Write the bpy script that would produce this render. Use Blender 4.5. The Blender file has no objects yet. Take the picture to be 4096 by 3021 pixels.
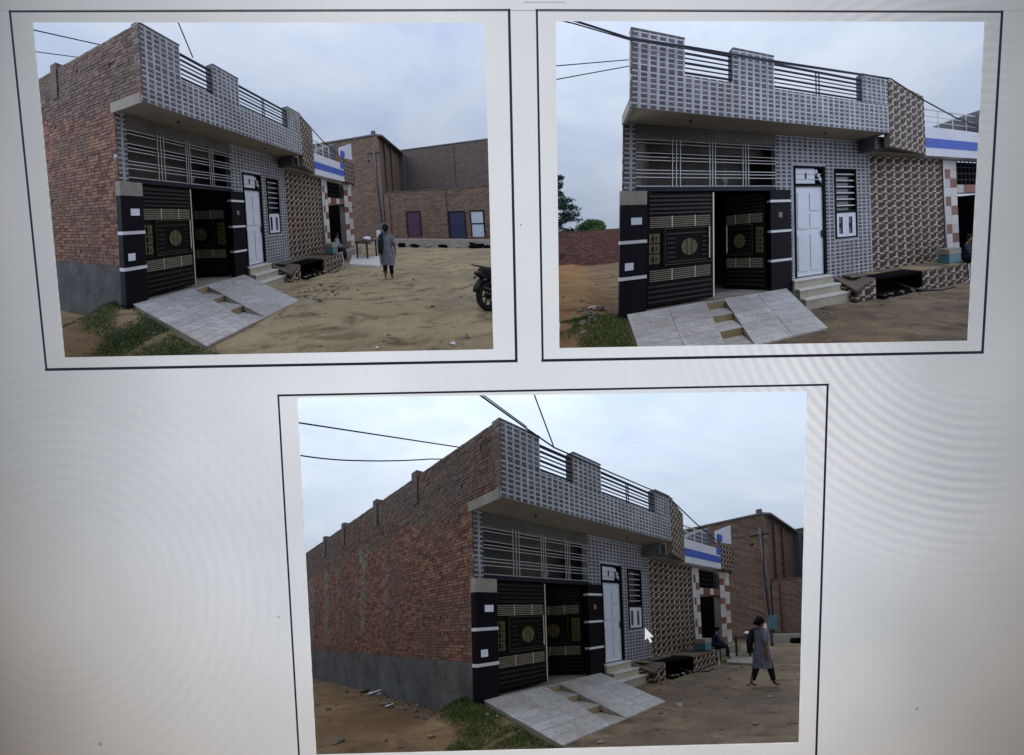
import bpy, math, random
import numpy as np
from mathutils import Vector, noise
from mathutils.geometry import tessellate_polygon

random.seed(7)
scn = bpy.context.scene
COL = scn.collection
R = math.radians

# ------------------------------------------------------------------ camera, world, sun, exposure
CAMZ = 8.0
F = 400.0                                    # focal length in pixels of a 1024 wide picture
cam = bpy.data.cameras.new("camera"); cam.sensor_width = 36; cam.lens = 36 * F / 1024
cam.clip_start = 0.1; cam.clip_end = 400
cam_o = bpy.data.objects.new("camera", cam); COL.objects.link(cam_o)
cam_o.location = (0, 0, CAMZ); cam_o.rotation_euler = (R(90), 0, 0)
scn.camera = cam_o

world = bpy.data.worlds.new("World"); scn.world = world; world.use_nodes = True
wn = world.node_tree; bg = wn.nodes["Background"]
st = wn.nodes.new("ShaderNodeTexSky"); st.sky_type = 'NISHITA'; st.sun_disc = False
st.sun_elevation = R(55); st.sun_rotation = R(200)
wn.links.new(st.outputs[0], bg.inputs[0]); bg.inputs[1].default_value = 0.05
sun = bpy.data.lights.new("sun", 'SUN'); sun.energy = 0.5; sun.angle = R(25); sun.color = (1, .96, .9)
sun_o = bpy.data.objects.new("sun", sun); COL.objects.link(sun_o); sun_o.rotation_euler = (R(35), 0, R(-20))
scn.view_settings.view_transform = 'Standard'; scn.view_settings.look = 'None'
scn.view_settings.exposure = 0; scn.view_settings.gamma = 1; scn.view_settings.use_curve_mapping = False
scn.cycles.use_denoising = True
scn.cycles.max_bounces = 6; scn.cycles.diffuse_bounces = 4; scn.cycles.glossy_bounces = 2
scn.cycles.transmission_bounces = 2; scn.cycles.caustics_reflective = False; scn.cycles.caustics_refractive = False

# ------------------------------------------------------------------ node helpers
class NT:
    def __init__(s, mat):
        s.t = mat.node_tree; s.n = s.t.nodes; s.l = s.t.links
    def node(s, typ, **kw):
        n = s.n.new(typ)
        for k, v in kw.items(): setattr(n, k, v)
        return n
    def put(s, sock, val):
        if isinstance(val, bpy.types.NodeSocket): s.l.new(val, sock)
        elif val is not None: sock.default_value = val
    def m(s, op, a, b=None, c=None, clamp=False):
        n = s.node("ShaderNodeMath", operation=op, use_clamp=clamp)
        s.put(n.inputs[0], a); s.put(n.inputs[1], b); s.put(n.inputs[2], c); return n.outputs[0]
    def pos(s): return s.node("ShaderNodeNewGeometry").outputs["Position"]
    def island(s): return s.node("ShaderNodeNewGeometry").outputs["Random Per Island"]
    def objrand(s): return s.node("ShaderNodeObjectInfo").outputs["Random"]
    def map(s, vec, scale=(1, 1, 1), loc=(0, 0, 0)):
        n = s.node("ShaderNodeMapping"); s.l.new(vec, n.inputs[0])
        n.inputs["Scale"].default_value = scale; n.inputs["Location"].default_value = loc; return n.outputs[0]
    def noise(s, vec, scale, detail=4, rough=.55, dist=0):
        n = s.node("ShaderNodeTexNoise"); s.l.new(vec, n.inputs["Vector"])
        n.inputs["Scale"].default_value = scale; n.inputs["Detail"].default_value = detail
        n.inputs["Roughness"].default_value = rough; n.inputs["Distortion"].default_value = dist
        return n.outputs["Fac"]
    def ramp(s, fac, stops, mode='LINEAR'):
        n = s.node("ShaderNodeValToRGB"); n.color_ramp.interpolation = mode
        e = n.color_ramp.elements
        while len(e) < len(stops): e.new(.5)
        for x, (p, c) in zip(e, stops): x.position = p; x.color = (*c, 1)
        s.l.new(fac, n.inputs[0]); return n.outputs[0]
    def mix(s, fac, a, b, typ='MIX'):
        n = s.node("ShaderNodeMix", data_type='RGBA', blend_type=typ)
        s.put(n.inputs[0], fac); 
        for i, v in ((6, a), (7, b)):
            s.put(n.inputs[i], (*v, 1) if isinstance(v, tuple) and len(v) == 3 else v)
        return n.outputs[2]
    def bump(s, h, strength=.3, dist=.02):
        n = s.node("ShaderNodeBump"); n.inputs["Strength"].default_value = strength
        n.inputs["Distance"].default_value = dist; s.l.new(h, n.inputs["Height"]); return n.outputs[0]

MATS = {}
def new_mat(name):
    m = bpy.data.materials.new(name); m.use_nodes = True; MATS[name] = m
    return m, NT(m), m.node_tree.nodes["Principled BSDF"]

def simple(name, col, rough=.7, var=.25, scale=6, bump=.15, metallic=0, spec=.3, dark=None):
    """a colour with cloudy and fine variation, slight relief"""
    m, t, b = new_mat(name)
    p = t.pos(); n1 = t.noise(p, scale, 5, .6); n2 = t.noise(p, scale * 9, 3, .6)
    f = t.m('MULTIPLY_ADD', n2, .4, t.m('MULTIPLY', n1, .6))
    lo = tuple(max(0, c * (1 - var)) for c in col); hi = tuple(min(1, c * (1 + var)) for c in col)
    if dark: lo = dark
    c = t.ramp(f, [(.32, lo), (.68, hi)])
    t.put(b.inputs["Base Color"], c); b.inputs["Roughness"].default_value = rough
    b.inputs["Metallic"].default_value = metallic; b.inputs["Specular IOR Level"].default_value = spec
    if bump: t.put(b.inputs["Normal"], t.bump(f, bump, .02))
    return m

def pieces_mat(name, stops, rough=.75, bump=.35, fine=40, spec=.25, per_object=True, dirt=None):
    """every piece its own tone"""
    m, t, b = new_mat(name)
    p = t.pos(); n = t.noise(p, fine, 4, .65); big = t.noise(p, 1.1, 3, .5)
    r = t.m('FRACT', t.m('ADD', t.objrand(), t.island()))
    r = t.m('ADD', t.m('MULTIPLY', r, .8), t.m('MULTIPLY_ADD', n, .5, -.15), clamp=True)
    c = t.ramp(r, stops)
    if dirt:
        c = t.mix(t.m('MULTIPLY_ADD', big, 3.2, -1.35, clamp=True), c, dirt)
    t.put(b.inputs["Base Color"], c); b.inputs["Roughness"].default_value = rough
    b.inputs["Specular IOR Level"].default_value = spec
    t.put(b.inputs["Normal"], t.bump(n, bump, .01))
    return m

pieces_mat("red_brick", [(0, (.07, .026, .020)), (.5, (.125, .050, .036)), (1, (.20, .095, .065))])
pieces_mat("brick_pale", [(0, (.13, .105, .085)), (.5, (.20, .165, .135)), (1, (.27, .235, .20))], dirt=(.20, .175, .15))
pieces_mat("brick_grey", [(0, (.075, .044, .034)), (.4, (.125, .078, .058)), (.75, (.175, .115, .083)), (1, (.20, .145, .11))], dirt=(.135, .10, .08))
pieces_mat("brick", [(0, (.080, .036, .025)), (.3, (.158, .068, .045)), (.55, (.225, .102, .063)), (.8, (.30, .16, .095)), (1, (.18, .105, .075))],
           dirt=(.15, .095, .065))
simple("mortar", (.165, .135, .115), .95, .35, 8, .4)
simple("cement", (.100, .097, .090), .95, .55, 1.7, .9)
simple("concrete", (.30, .265, .22), .9, .25, 3, .3)
simple("soffit_plaster", (.29, .235, .17), .9, .18, 2, .15)
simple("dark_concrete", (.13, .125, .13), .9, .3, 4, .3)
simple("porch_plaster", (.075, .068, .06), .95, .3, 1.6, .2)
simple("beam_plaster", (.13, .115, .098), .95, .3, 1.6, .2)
simple("plaster", (.22, .20, .175), .9, .25, 1.6, .2)
simple("grout", (.46, .455, .465), .8, .3, 3, .1)
simple("brown_grout", (.16, .12, .092), .85, .25, 12, .1)
pieces_mat("grey_tile", [(0, (.055, .051, .058)), (.5, (.100, .093, .104)), (1, (.165, .154, .168))], .5, .1, 30, .12, dirt=(.075, .068, .066))
pieces_mat("white_tile", [(0, (.30, .295, .305)), (.5, (.42, .415, .425)), (1, (.52, .515, .52))], .5, .1, 30, .12, dirt=(.25, .24, .23))
pieces_mat("dark_tile", [(0, (.018, .009, .008)), (.5, (.034, .017, .014)), (1, (.06, .031, .024))], .5, .1, 30, .12)
pieces_mat("brown_tile", [(0, (.05, .025, .018)), (.5, (.085, .046, .033)), (1, (.145, .088, .062))], .5, .1, 30, .12)
pieces_mat("cream_tile", [(0, (.26, .205, .15)), (.5, (.40, .33, .25)), (1, (.56, .485, .39))], .5, .1, 30, .12)
simple("granite", (.008, .007, .010), .5, .5, 30, .0, spec=.05)
simple("white_band", (.66, .65, .64), .4, .12, 8, .05)
simple("white_paint", (.66, .67, .72), .45, .08, 2.5, .06)
simple("paper", (.75, .76, .80), .8, .08, 12, .1)
simple("silver", (.52, .51, .49), .4, .15, 10, .0, metallic=.3, spec=.5)
simple("iron", (.020, .019, .028), .6, .3, 10, .05, spec=.12)
simple("gate_black", (.005, .004, .004), .6, .4, 6, .1, spec=.04)
simple("gate_rib", (.015, .012, .011), .45, .5, 9, .2, spec=.2)  # lighter than the leaf: rib highlights put into the colour
simple("gate_brown", (.010, .0065, .006), .6, .4, 6, .1, spec=.04)
simple("gate_beige", (.215, .18, .125), .6, .3, 10, .1)
simple("gold", (.105, .085, .034), .5, .4, 14, .1, metallic=.2)
simple("pale_gold", (.62, .55, .42), .35, .2, 10, .0, metallic=.3, spec=.5)
simple("dark_void", (.006, .0055, .006), .95, .3, 4, 0, spec=.03)  # near-black: stands for shade inside holes and openings, also colours heaps and slab
simple("step_stone", (.40, .36, .27), .8, .25, 4, .2)
simple("tan_stone", (.30, .225, .12), .85, .3, 5, .25)
simple("marble_tread", (.66, .64, .59), .4, .15, 3, .05)
simple("blue_paint", (.055, .105, .42), .6, .15, 3, .05)
simple("lilac_paint", (.60, .59, .63), .7, .1, 1.5, .1)
pieces_mat("red_block", [(0, (.16, .06, .045)), (.5, (.22, .09, .065)), (1, (.28, .12, .09))], .6, .1, 20)
pieces_mat("white_block", [(0, (.46, .42, .39)), (.5, (.56, .52, .48)), (1, (.64, .6, .56))], .6, .1, 20)
simple("turquoise", (.085, .19, .215), .5, .25, 6, .05)
simple("purple_door", (.055, .018, .042), .6, .3, 3, .1)
simple("blue_door", (.014, .017, .055), .55, .3, 3, .1)
simple("shutter", (.42, .47, .52), .5, .15, 8, .1)
simple("glass_dark", (.02, .022, .03), .12, .3, 3, 0, spec=.6)
simple("rubber", (.012, .012, .013), .75, .3, 20, .2)
simple("cable", (.012, .011, .022), .6, .3, 10, 0)
simple("bike_black", (.010, .010, .012), .4, .3, 10, 0, spec=.25)
simple("chrome", (.55, .56, .58), .2, .1, 10, 0, metallic=.9)
simple("skin", (.17, .095, .06), .55, .12, 12, .05)
simple("hair", (.008, .007, .008), .7, .3, 40, .3, spec=.08)
simple("dark_cloth", (.012, .011, .017), .95, .3, 25, .3)
simple("navy_cloth", (.014, .018, .038), .9, .3, 25, .3)
simple("pale_cloth", (.22, .24, .27), .9, .25, 25, .3)
pieces_mat("stone", [(0, (.10, .085, .07)), (.5, (.19, .155, .12)), (1, (.30, .27, .235))], .95, .5, 12)
simple("bark", (.07, .05, .035), .95, .4, 12, .6)

def marble_mat():
    m, t, b = new_mat("marble_tile")
    p = t.pos(); r = t.m('FRACT', t.m('ADD', t.objrand(), t.island()))
    v = t.noise(t.map(p, (1.2, 1.2, 3)), 2.6, 6, .62, 1.6)
    vein = t.m('POWER', t.m('SUBTRACT', 1, t.m('ABSOLUTE', t.m('MULTIPLY_ADD', v, 2, -1))), 12)
    c = t.ramp(r, [(0, (.52, .495, .47)), (.5, (.59, .565, .54)), (1, (.67, .64, .62))])
    c = t.mix(t.m('MULTIPLY', vein, .55), c, (.16, .15, .155))
    dirt = t.m('MULTIPLY_ADD', t.noise(p, .9, 5, .65), 2.6, -1.15, clamp=True)
    c = t.mix(t.m('MULTIPLY', dirt, .75), c, (.27, .215, .155))
    t.put(b.inputs["Base Color"], c); b.inputs["Roughness"].default_value = .5
marble_mat()

def kurta_mat():
    m, t, b = new_mat("kurta")
    p = t.pos(); n = t.noise(p, 26, 2, .5); w = t.noise(p, 6, 3, .5)
    c = t.ramp(t.m('MULTIPLY_ADD', n, .75, t.m('MULTIPLY', w, .25)), [(.38, (.075, .072, .095)), (.50, (.125, .12, .15)), (.66, (.22, .22, .25))])
    t.put(b.inputs["Base Color"], c); b.inputs["Roughness"].default_value = .9
    t.put(b.inputs["Normal"], t.bump(w, .5, .05))
kurta_mat()

def ground_mat(name, A, B):
    """two soils (base, wet, light): attribute soil says which lies where"""
    m, t, b = new_mat(name)
    p = t.pos()
    big = t.noise(p, .33, 5, .6, .4); mid = t.noise(p, 1.5, 7, .68, .6); fine = t.noise(p, 24, 4, .7); grit = t.noise(p, 70, 2, .6)
    at = t.node("ShaderNodeAttribute", attribute_name="soil")
    def soil(q):
        c = t.ramp(mid, [(.34, q[1]), (.50, q[0]), (.70, q[2])])
        c = t.mix(t.m('MULTIPLY_ADD', big, 5, -2.4, clamp=True), c, q[3])
        return c
    f = t.m('MULTIPLY_ADD', mid, 1.2, t.m('SUBTRACT', at.outputs["Fac"], .6), clamp=True)
    c = t.mix(f, soil(A), soil(B))
    c = t.mix(.6, c, t.mix(1.0, c, t.ramp(fine, [(.3, (.30, .28, .26)), (.7, (1, 1, 1))]), 'MULTIPLY'))
    c = t.mix(t.m('MULTIPLY_ADD', grit, 8, -5.2, clamp=True), c, (.42, .38, .32))
    t.put(b.inputs["Base Color"], c); b.inputs["Roughness"].default_value = .95; b.inputs["Specular IOR Level"].default_value = .1
    h = t.m('MULTIPLY_ADD', fine, .4, mid)
    t.put(b.inputs["Normal"], t.bump(h, .9, .07))
TAN = ((.48, .38, .225), (.20, .15, .098), (.60, .49, .31), (.33, .265, .175))
GREYBROWN = ((.27, .20, .13), (.125, .092, .064), (.365, .28, .19), (.185, .142, .10))
ORANGE = ((.45, .25, .105), (.26, .13, .055), (.55, .34, .16), (.36, .19, .075))
UMBER = ((.30, .185, .095), (.14, .08, .045), (.40, .26, .145), (.23, .13, .066))
ground_mat("dirt_tan", TAN, UMBER); ground_mat("dirt_orange", GREYBROWN, ORANGE); ground_mat("dirt_umber", GREYBROWN, UMBER)

def far_brick_mat(name, a, b_, c_, mort):
    m, t, b = new_mat(name)
    p = t.pos()
    sep = t.node("ShaderNodeSeparateXYZ"); t.l.new(p, sep.inputs[0])
    comb = t.node("ShaderNodeCombineXYZ")
    t.put(comb.inputs[0], t.m('ADD', sep.outputs[0], t.m('MULTIPLY', sep.outputs[1], .35))); t.put(comb.inputs[1], sep.outputs[2])
    br = t.node("ShaderNodeTexBrick"); t.l.new(comb.outputs[0], br.inputs["Vector"])
    br.inputs["Scale"].default_value = 1; br.inputs["Brick Width"].default_value = .26; br.inputs["Row Height"].default_value = .085
    br.inputs["Mortar Size"].default_value = .008; br.inputs["Color1"].default_value = (*a, 1); br.inputs["Color2"].default_value = (*b_, 1)
    br.inputs["Mortar"].default_value = (*mort, 1)
    n = t.noise(p, 1.3, 6, .7); f = t.noise(p, 5, 5, .7)
    c = t.mix(t.m('MULTIPLY_ADD', n, 2.4, -.9, clamp=True), br.outputs[0], c_)
    c = t.mix(t.m('MULTIPLY_ADD', f, 5, -2.6, clamp=True), c, mort)
    t.put(b.inputs["Base Color"], c); b.inputs["Roughness"].default_value = .95
    t.put(b.inputs["Normal"], t.bump(br.outputs["Fac"], .4, -.02))
far_brick_mat("far_brick", (.085, .048, .032), (.23, .15, .10), (.16, .105, .072), (.075, .055, .043))
far_brick_mat("far_brick_grey", (.095, .065, .052), (.165, .12, .096), (.125, .098, .085), (.08, .064, .056))
far_brick_mat("red_wall_brick", (.075, .022, .018), (.13, .042, .032), (.095, .034, .028), (.06, .034, .03))

def leaf_mat(name, a, b_, c_):
    m, t, b = new_mat(name)
    c = t.ramp(t.m('FRACT', t.m('ADD', t.island(), t.objrand())), [(0, a), (.55, b_), (1, c_)])
    t.put(b.inputs["Base Color"], c); b.inputs["Roughness"].default_value = .7
    b.inputs["Specular IOR Level"].default_value = .2
leaf_mat("grass_blade", (.036, .080, .020), (.075, .135, .034), (.17, .17, .075))
leaf_mat("conifer_leaf", (.016, .040, .026), (.032, .066, .040), (.060, .100, .058))
leaf_mat("bush_leaf", (.030, .070, .020), (.060, .120, .034), (.100, .165, .055))

def sky_mat(i, centre, up, low, high, cloud, seed):
    m, t, b = new_mat("sky_%d" % i)
    t.n.remove(b)
    p = t.pos(); d = t.node("ShaderNodeVectorMath", operation='SUBTRACT'); t.l.new(p, d.inputs[0]); d.inputs[1].default_value = centre
    nrm = t.node("ShaderNodeVectorMath", operation='NORMALIZE'); t.l.new(d.outputs[0], nrm.inputs[0])
    el = t.node("ShaderNodeVectorMath", operation='DOT_PRODUCT'); t.l.new(nrm.outputs[0], el.inputs[0]); el.inputs[1].default_value = up
    v = t.map(nrm.outputs[0], (1, 1, 2.4), seed)
    n1 = t.noise(v, 2.1, 5, .55, .6); n2 = t.noise(v, 6, 4, .6, .4)
    f = t.m('MULTIPLY_ADD', n2, .3, t.m('MULTIPLY', n1, .7))
    c = t.ramp(f, [(.30, low), (.5, high), (.70, cloud)])
    e = t.node("ShaderNodeEmission"); t.l.new(c, e.inputs[0])
    # an overcast sky is about twice as bright overhead as at the horizon
    t.put(e.inputs[1], t.m('MULTIPLY_ADD', t.m('MAXIMUM', el.outputs['Value'], 0.0), SKY_ZENITH, SKY_BASE))
    t.l.new(e.outputs[0], t.n["Material Output"].inputs[0])
    return m
SKY_BASE, SKY_ZENITH = .96, 2.1

# ------------------------------------------------------------------ the three plots
# Each plot has its own skew axes on its sloping lane: u runs along the house front, v goes in from the
# front, z is height.  Columns are the world vectors of u, v, z and the place of the gate corner.
def axes(rows):
    a = np.array(rows); return np.array([a[0], a[2], -a[1] + np.array([0, 0, 0, CAMZ])])
PLOT = {
 1: axes([[-0.106, -1.251, -0.095, -7.381], [-0.471, -0.24, -1.146, -1.392], [1.149, 0.67, 0.034, 7.622]]),
 2: axes([[1.325, 0.143, 0.032, 2.062], [-0.282, -0.346, -1.147, -1.198], [0.585, 1.022, 0.073, 7.55]]),
 3: axes([[0.939, -0.724, -0.031, -0.728], [0.543, 0.573, -1.148, 6.494], [0.968, 0.874, 0.064, 8.046]]),
}
def W(i, p): return PLOT[i] @ np.array([p[0], p[1], p[2], 1.0])
def LIN(i, pts): return np.asarray(pts, float) @ PLOT[i][:, :3].T
def to_px(w): return 512 + F * w[0] / w[1], 377.5 - F * (w[2] - CAMZ) / w[1]
def screen(x, y, d): return np.array([(x - 512) / F * d, d, CAMZ + (377.5 - y) / F * d])

c1 = lambda x, y: (x * .234375, y * .234375)
c2 = lambda x, y: (525 + x * .22702, y * .22702)
c3 = lambda x, y: (262.5 + x * .26228, 375 + y * .26228)
OPEN = {1: [c1(133, 90), c1(2068, 92), c1(2105, 1490), c1(270, 1525)],
        2: [c2(135, 88), c2(2032, 90), c2(1955, 1500), c2(152, 1533)],
        3: [c3(130, 87), c3(2080, 62), c3(2048, 1405), c3(203, 1452)]}
FRAME = {1: [c1(42, 48), c1(2172, 43), c1(2203, 1540), c1(198, 1577)],
         2: [c2(52, 45), c2(2102, 52), c2(2015, 1552), c2(78, 1588)],
         3: [c3(60, 78), c3(2155, 37), c3(2105, 1640), c3(150, 1640)]}
SHELL = {1: (-260, 548, -260, 372), 2: (551, 1290, -260, 372), 3: (-160, 1190, 377.5, 980)}
PAGE_D, FAR_D = 5.38, 75.0

# ------------------------------------------------------------------ mesh helpers
CUBE_F = [(0, 3, 2, 1), (4, 5, 6, 7), (0, 1, 5, 4), (1, 2, 6, 5), (2, 3, 7, 6), (3, 0, 4, 7)]
class MB:
    def __init__(s): s.v = []; s.f = []; s.m = []
    def add(s, vs, fs, mi=0):
        k = len(s.v); s.v += [tuple(map(float, q)) for q in vs]
        s.f += [tuple(k + j for j in q) for q in fs]; s.m += [mi] * len(fs); return s
    def hexa(s, pts, mi=0): return s.add(pts, CUBE_F, mi)
    def box(s, u0, u1, v0, v1, z0, z1, mi=0):
        return s.hexa([(u0, v0, z0), (u1, v0, z0), (u1, v1, z0), (u0, v1, z0), (u0, v0, z1), (u1, v0, z1), (u1, v1, z1), (u0, v1, z1)], mi)
    def obox(s, c, a, n, h, mi=0):
        """box from centre and three half vectors"""
        c, a, n, h = map(lambda q: np.array(q, float), (c, a, n, h))
        return s.hexa([c - a - n - h, c + a - n - h, c + a + n - h, c - a + n - h, c - a - n + h, c + a - n + h, c + a + n + h, c - a + n + h], mi)
    def bar(s, p0, p1, r, mi=0):
        p0, p1 = np.array(p0, float), np.array(p1, float); d = p1 - p0; L = np.linalg.norm(d); d /= L
        up = np.array([0, 0, 1.]) if abs(d[2]) < .9 else np.array([1., 0, 0])
        x = np.cross(d, up); x /= np.linalg.norm(x); y = np.cross(x, d)
        return s.obox((p0 + p1) / 2, d * L / 2, x * r, y * r, mi)
    def tube(s, path, rad, n=8, mi=0, cap=True):
        P = [np.array(q, float) for q in path]; m = len(P)
        rad = [rad] * m if np.isscalar(rad) else rad
        k = len(s.v); ref = None
        for j in range(m):
            d = P[min(j + 1, m - 1)] - P[max(j - 1, 0)]; d /= np.linalg.norm(d) + 1e-9
            if ref is None: ref = np.array([0, 0, 1.]) if abs(d[2]) < .9 else np.array([1., 0, 0])
            x = np.cross(d, ref); x /= np.linalg.norm(x) + 1e-9; y = np.cross(x, d); ref = y
            for a in range(n):
                t = 2 * math.pi * a / n; s.v.append(tuple(P[j] + rad[j] * (math.cos(t) * x + math.sin(t) * y)))
        for j in range(m - 1):
            for a in range(n):
                b = (a + 1) % n; s.f.append((k + j * n + a, k + j * n + b, k + (j + 1) * n + b, k + (j + 1) * n + a)); s.m.append(mi)
        if cap:
            s.f.append(tuple(k + a for a in range(n - 1, -1, -1))); s.f.append(tuple(k + (m - 1) * n + a for a in range(n))); s.m += [mi, mi]
        return s
    def ball(s, c, r, nu=10, nv=7, mi=0, rough=0):
        k = len(s.v); r = (r, r, r) if np.isscalar(r) else r
        for j in range(nv + 1):
            t = math.pi * j / nv
            for a in range(nu):
                p = 2 * math.pi * a / nu
                d = Vector((math.sin(t) * math.cos(p), math.sin(t) * math.sin(p), math.cos(t)))
                q = 1 + (rough * noise.noise(d * 1.7 + Vector(c) * 3.1) if rough else 0)
                s.v.append((c[0] + r[0] * d.x * q, c[1] + r[1] * d.y * q, c[2] + r[2] * d.z * q))
        for j in range(nv):
            for a in range(nu):
                b = (a + 1) % nu; s.f.append((k + j * nu + a, k + (j + 1) * nu + a, k + (j + 1) * nu + b, k + j * nu + b)); s.m.append(mi)
        return s
    def prism(s, prof, v0, v1, mi=0, axis=1):
        """profile extruded along v (axis 1) or u (axis 0)"""
        n = len(prof); k = len(s.v)
        for vv in (v0, v1):
            for (x, z) in prof: s.v.append((x, vv, z) if axis == 1 else (vv, x, z))
        s.f += [tuple(k + j for j in range(n)), tuple(k + n + j for j in range(n - 1, -1, -1))]; s.m += [mi, mi]
        for j in range(n):
            b = (j + 1) % n; s.f.append((k + j, k + n + j, k + n + b, k + b)); s.m.append(mi)
        return s

def mesh_from(name, v, f, mi, mats, smooth=False):
    me = bpy.data.meshes.new(name); me.from_pydata([tuple(q) for q in v], [], f)
    for q in mats: me.materials.append(MATS[q])
    if len(mats) > 1: me.polygons.foreach_set("material_index", mi)
    if smooth: me.polygons.foreach_set("use_smooth", [True] * len(f))
    me.update(); return me
def link(name, data, parent=None):
    o = bpy.data.objects.new(name, data); COL.objects.link(o); o.parent = parent; return o
def tag(o, label=None, cat=None, group=None, kind=None):
    if label: o["label"] = label
    if cat: o["category"] = cat
    if group: o["group"] = group
    if kind: o["kind"] = kind
    return o

SKEWED = {'side_wall', 'brickwork', 'pier', 'plinth', 'roof', 'porch', 'porch_beam', 'porch_floor'}
class Thing:
    """an Empty at the base of a thing, standing on plot i"""
    def __init__(s, i, name, base, label, cat, group=None):
        s.i = i; s.org = W(i, base); s.o = link(name, None); s.o.location = s.org; s.o.empty_display_size = .2; s.skew = 0
        tag(s.o, label, cat, group)
    def part(s, name, mb, mats, parent=None, kind=None, smooth=False, label=None):
        mats = [mats] if isinstance(mats, str) else mats
        pts = mb.v
        if s.skew and name in SKEWED: pts = [(a + s.skew * max(0, b - (-.85 if c > 3.35 else .02)), b, c) for a, b, c in pts]
        v = LIN(s.i, pts) + (PLOT[s.i][:, 3] - s.org)
        o = link(name, mesh_from(name, v, mb.f, mb.m, mats, smooth), parent or s.o)
        tag(o, label=label, kind=kind); return o
def solo(i, name, base, mb, mats, label=None, cat=None, group=None, kind=None, smooth=False):
    mats = [mats] if isinstance(mats, str) else mats
    org = W(i, base); v = LIN(i, mb.v) + (PLOT[i][:, 3] - org)
    o = link(name, mesh_from(name, v, mb.f, mb.m, mats, smooth)); o.location = org
    return tag(o, label, cat, group, kind)

def inside(i, w, m=0):
    x, y = to_px(w); q = OPEN[i]; xs = [a for a, b in q]; ys = [b for a, b in q]
    return min(xs) - m < x < max(xs) + m and min(ys) - m < y < max(ys) + m and w[1] > .5

def field(th, parent, name, rest, cells, limit=300, keep=None):
    """cells (centre, half a, half n, half h, material): the nearest ones in view are parts, the others one mass"""
    i = th.i
    ctr = np.array([c[0] for c in cells]); w = LIN(i, ctr) + PLOT[i][:, 3]
    cand = [(w[k][1], k) for k in range(len(cells)) if inside(i, w[k]) and (keep is None or cells[k][4] in keep)]
    cand.sort(); sel = set(k for _, k in cand[:limit]); cache = {}
    for k in sorted(sel):
        c, a, n, h, mat = cells[k]
        key = tuple(np.round(np.concatenate([a, n, h]), 3)) + (mat,)
        if key not in cache:
            mb = MB().obox((0, 0, 0), a, n, h); cache[key] = mesh_from(name, LIN(i, mb.v), mb.f, mb.m, [mat])
        o = link(name, cache[key], parent); o.location = w[k] - th.org
    mats = sorted(set(c[4] for c in cells)); mb = MB()
    for k, (c, a, n, h, mat) in enumerate(cells):
        if k not in sel: mb.obox(c, a, n, h, mats.index(mat))
    if mb.f: th.part(rest, mb, mats, parent, kind="stuff")

def mosaic(p0, p1, out, z0, z1, style, holes=(), proud=.008):
    """cells of a tiled face standing on the line p0-p1 (u,v); out is the outward normal"""
    p0, p1 = np.array(p0, float), np.array(p1, float); L = np.linalg.norm(p1 - p0); d = (p1 - p0) / L
    n = np.array([out[0], out[1], 0.]); n /= np.linalg.norm(n); cells = []
    def put(a0, a1, b0, b1, mat, pr):
        a0, a1, b0, b1 = max(a0, 0), min(a1, L), max(b0, z0), min(b1, z1)
        for (h0, h1, g0, g1) in holes:
            if a0 < h1 and a1 > h0 and b0 < g1 and b1 > g0:
                am = (a0 + a1) / 2
                if h0 < am < h1 and g0 < (b0 + b1) / 2 < g1: return
                if not (g0 < (b0 + b1) / 2 < g1):
                    if (b0 + b1) / 2 >= g1: b0 = max(b0, g1)
                    else: b1 = min(b1, g0)
                elif am >= h1: a0 = max(a0, h1)
                else: a1 = min(a1, h0)
        if a1 - a0 < .012 or b1 - b0 < .008: return
        q = p0 + d * (a0 + a1) / 2
        c = np.array([q[0], q[1], (b0 + b1) / 2]) + n * pr / 2
        cells.append((c, np.array([d[0], d[1], 0]) * (a1 - a0) / 2, n * pr / 2, np.array([0, 0, (b1 - b0) / 2]), mat))
    if style == 'grey':
        pu, pz = .148, .0862; nu = int(L / pu) + 2; nz = int((z1 - z0) / pz) + 2
        for x in range(nu):
            for y in range(nz):
                a = x * pu + .012; b = z0 + y * pz
                put(a, a + .097, b + .003, b + .061 + .004 * (y % 2), 'grey_tile', proud * .4)
            for y in range(int((z1 - z0) / .312) + 1):
                b = z0 + y * .312
                for s in (0, 1): put(x * pu + .110 + s * .021, x * pu + .110 + s * .021 + .014, b + .002, b + .309, 'white_tile', proud * .4)
    else:
        rows = ["BDCB", "DBCD", "BCCD", "CBDC"]; pu, pz = .084, .047
        key = {'B': 'brown_tile', 'D': 'dark_tile', 'C': 'cream_tile'}
        for x in range(int(L / pu) + 1):
            for y in range(int((z1 - z0) / pz) + 1):
                k = rows[3 - y % 4][x % 4]
                put(x * pu + .003, x * pu + pu - .003, z0 + y * pz + .003, z0 + y * pz + pz - .003, key[k], proud * (1.2 if k == 'D' else .8))
    return cells

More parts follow.
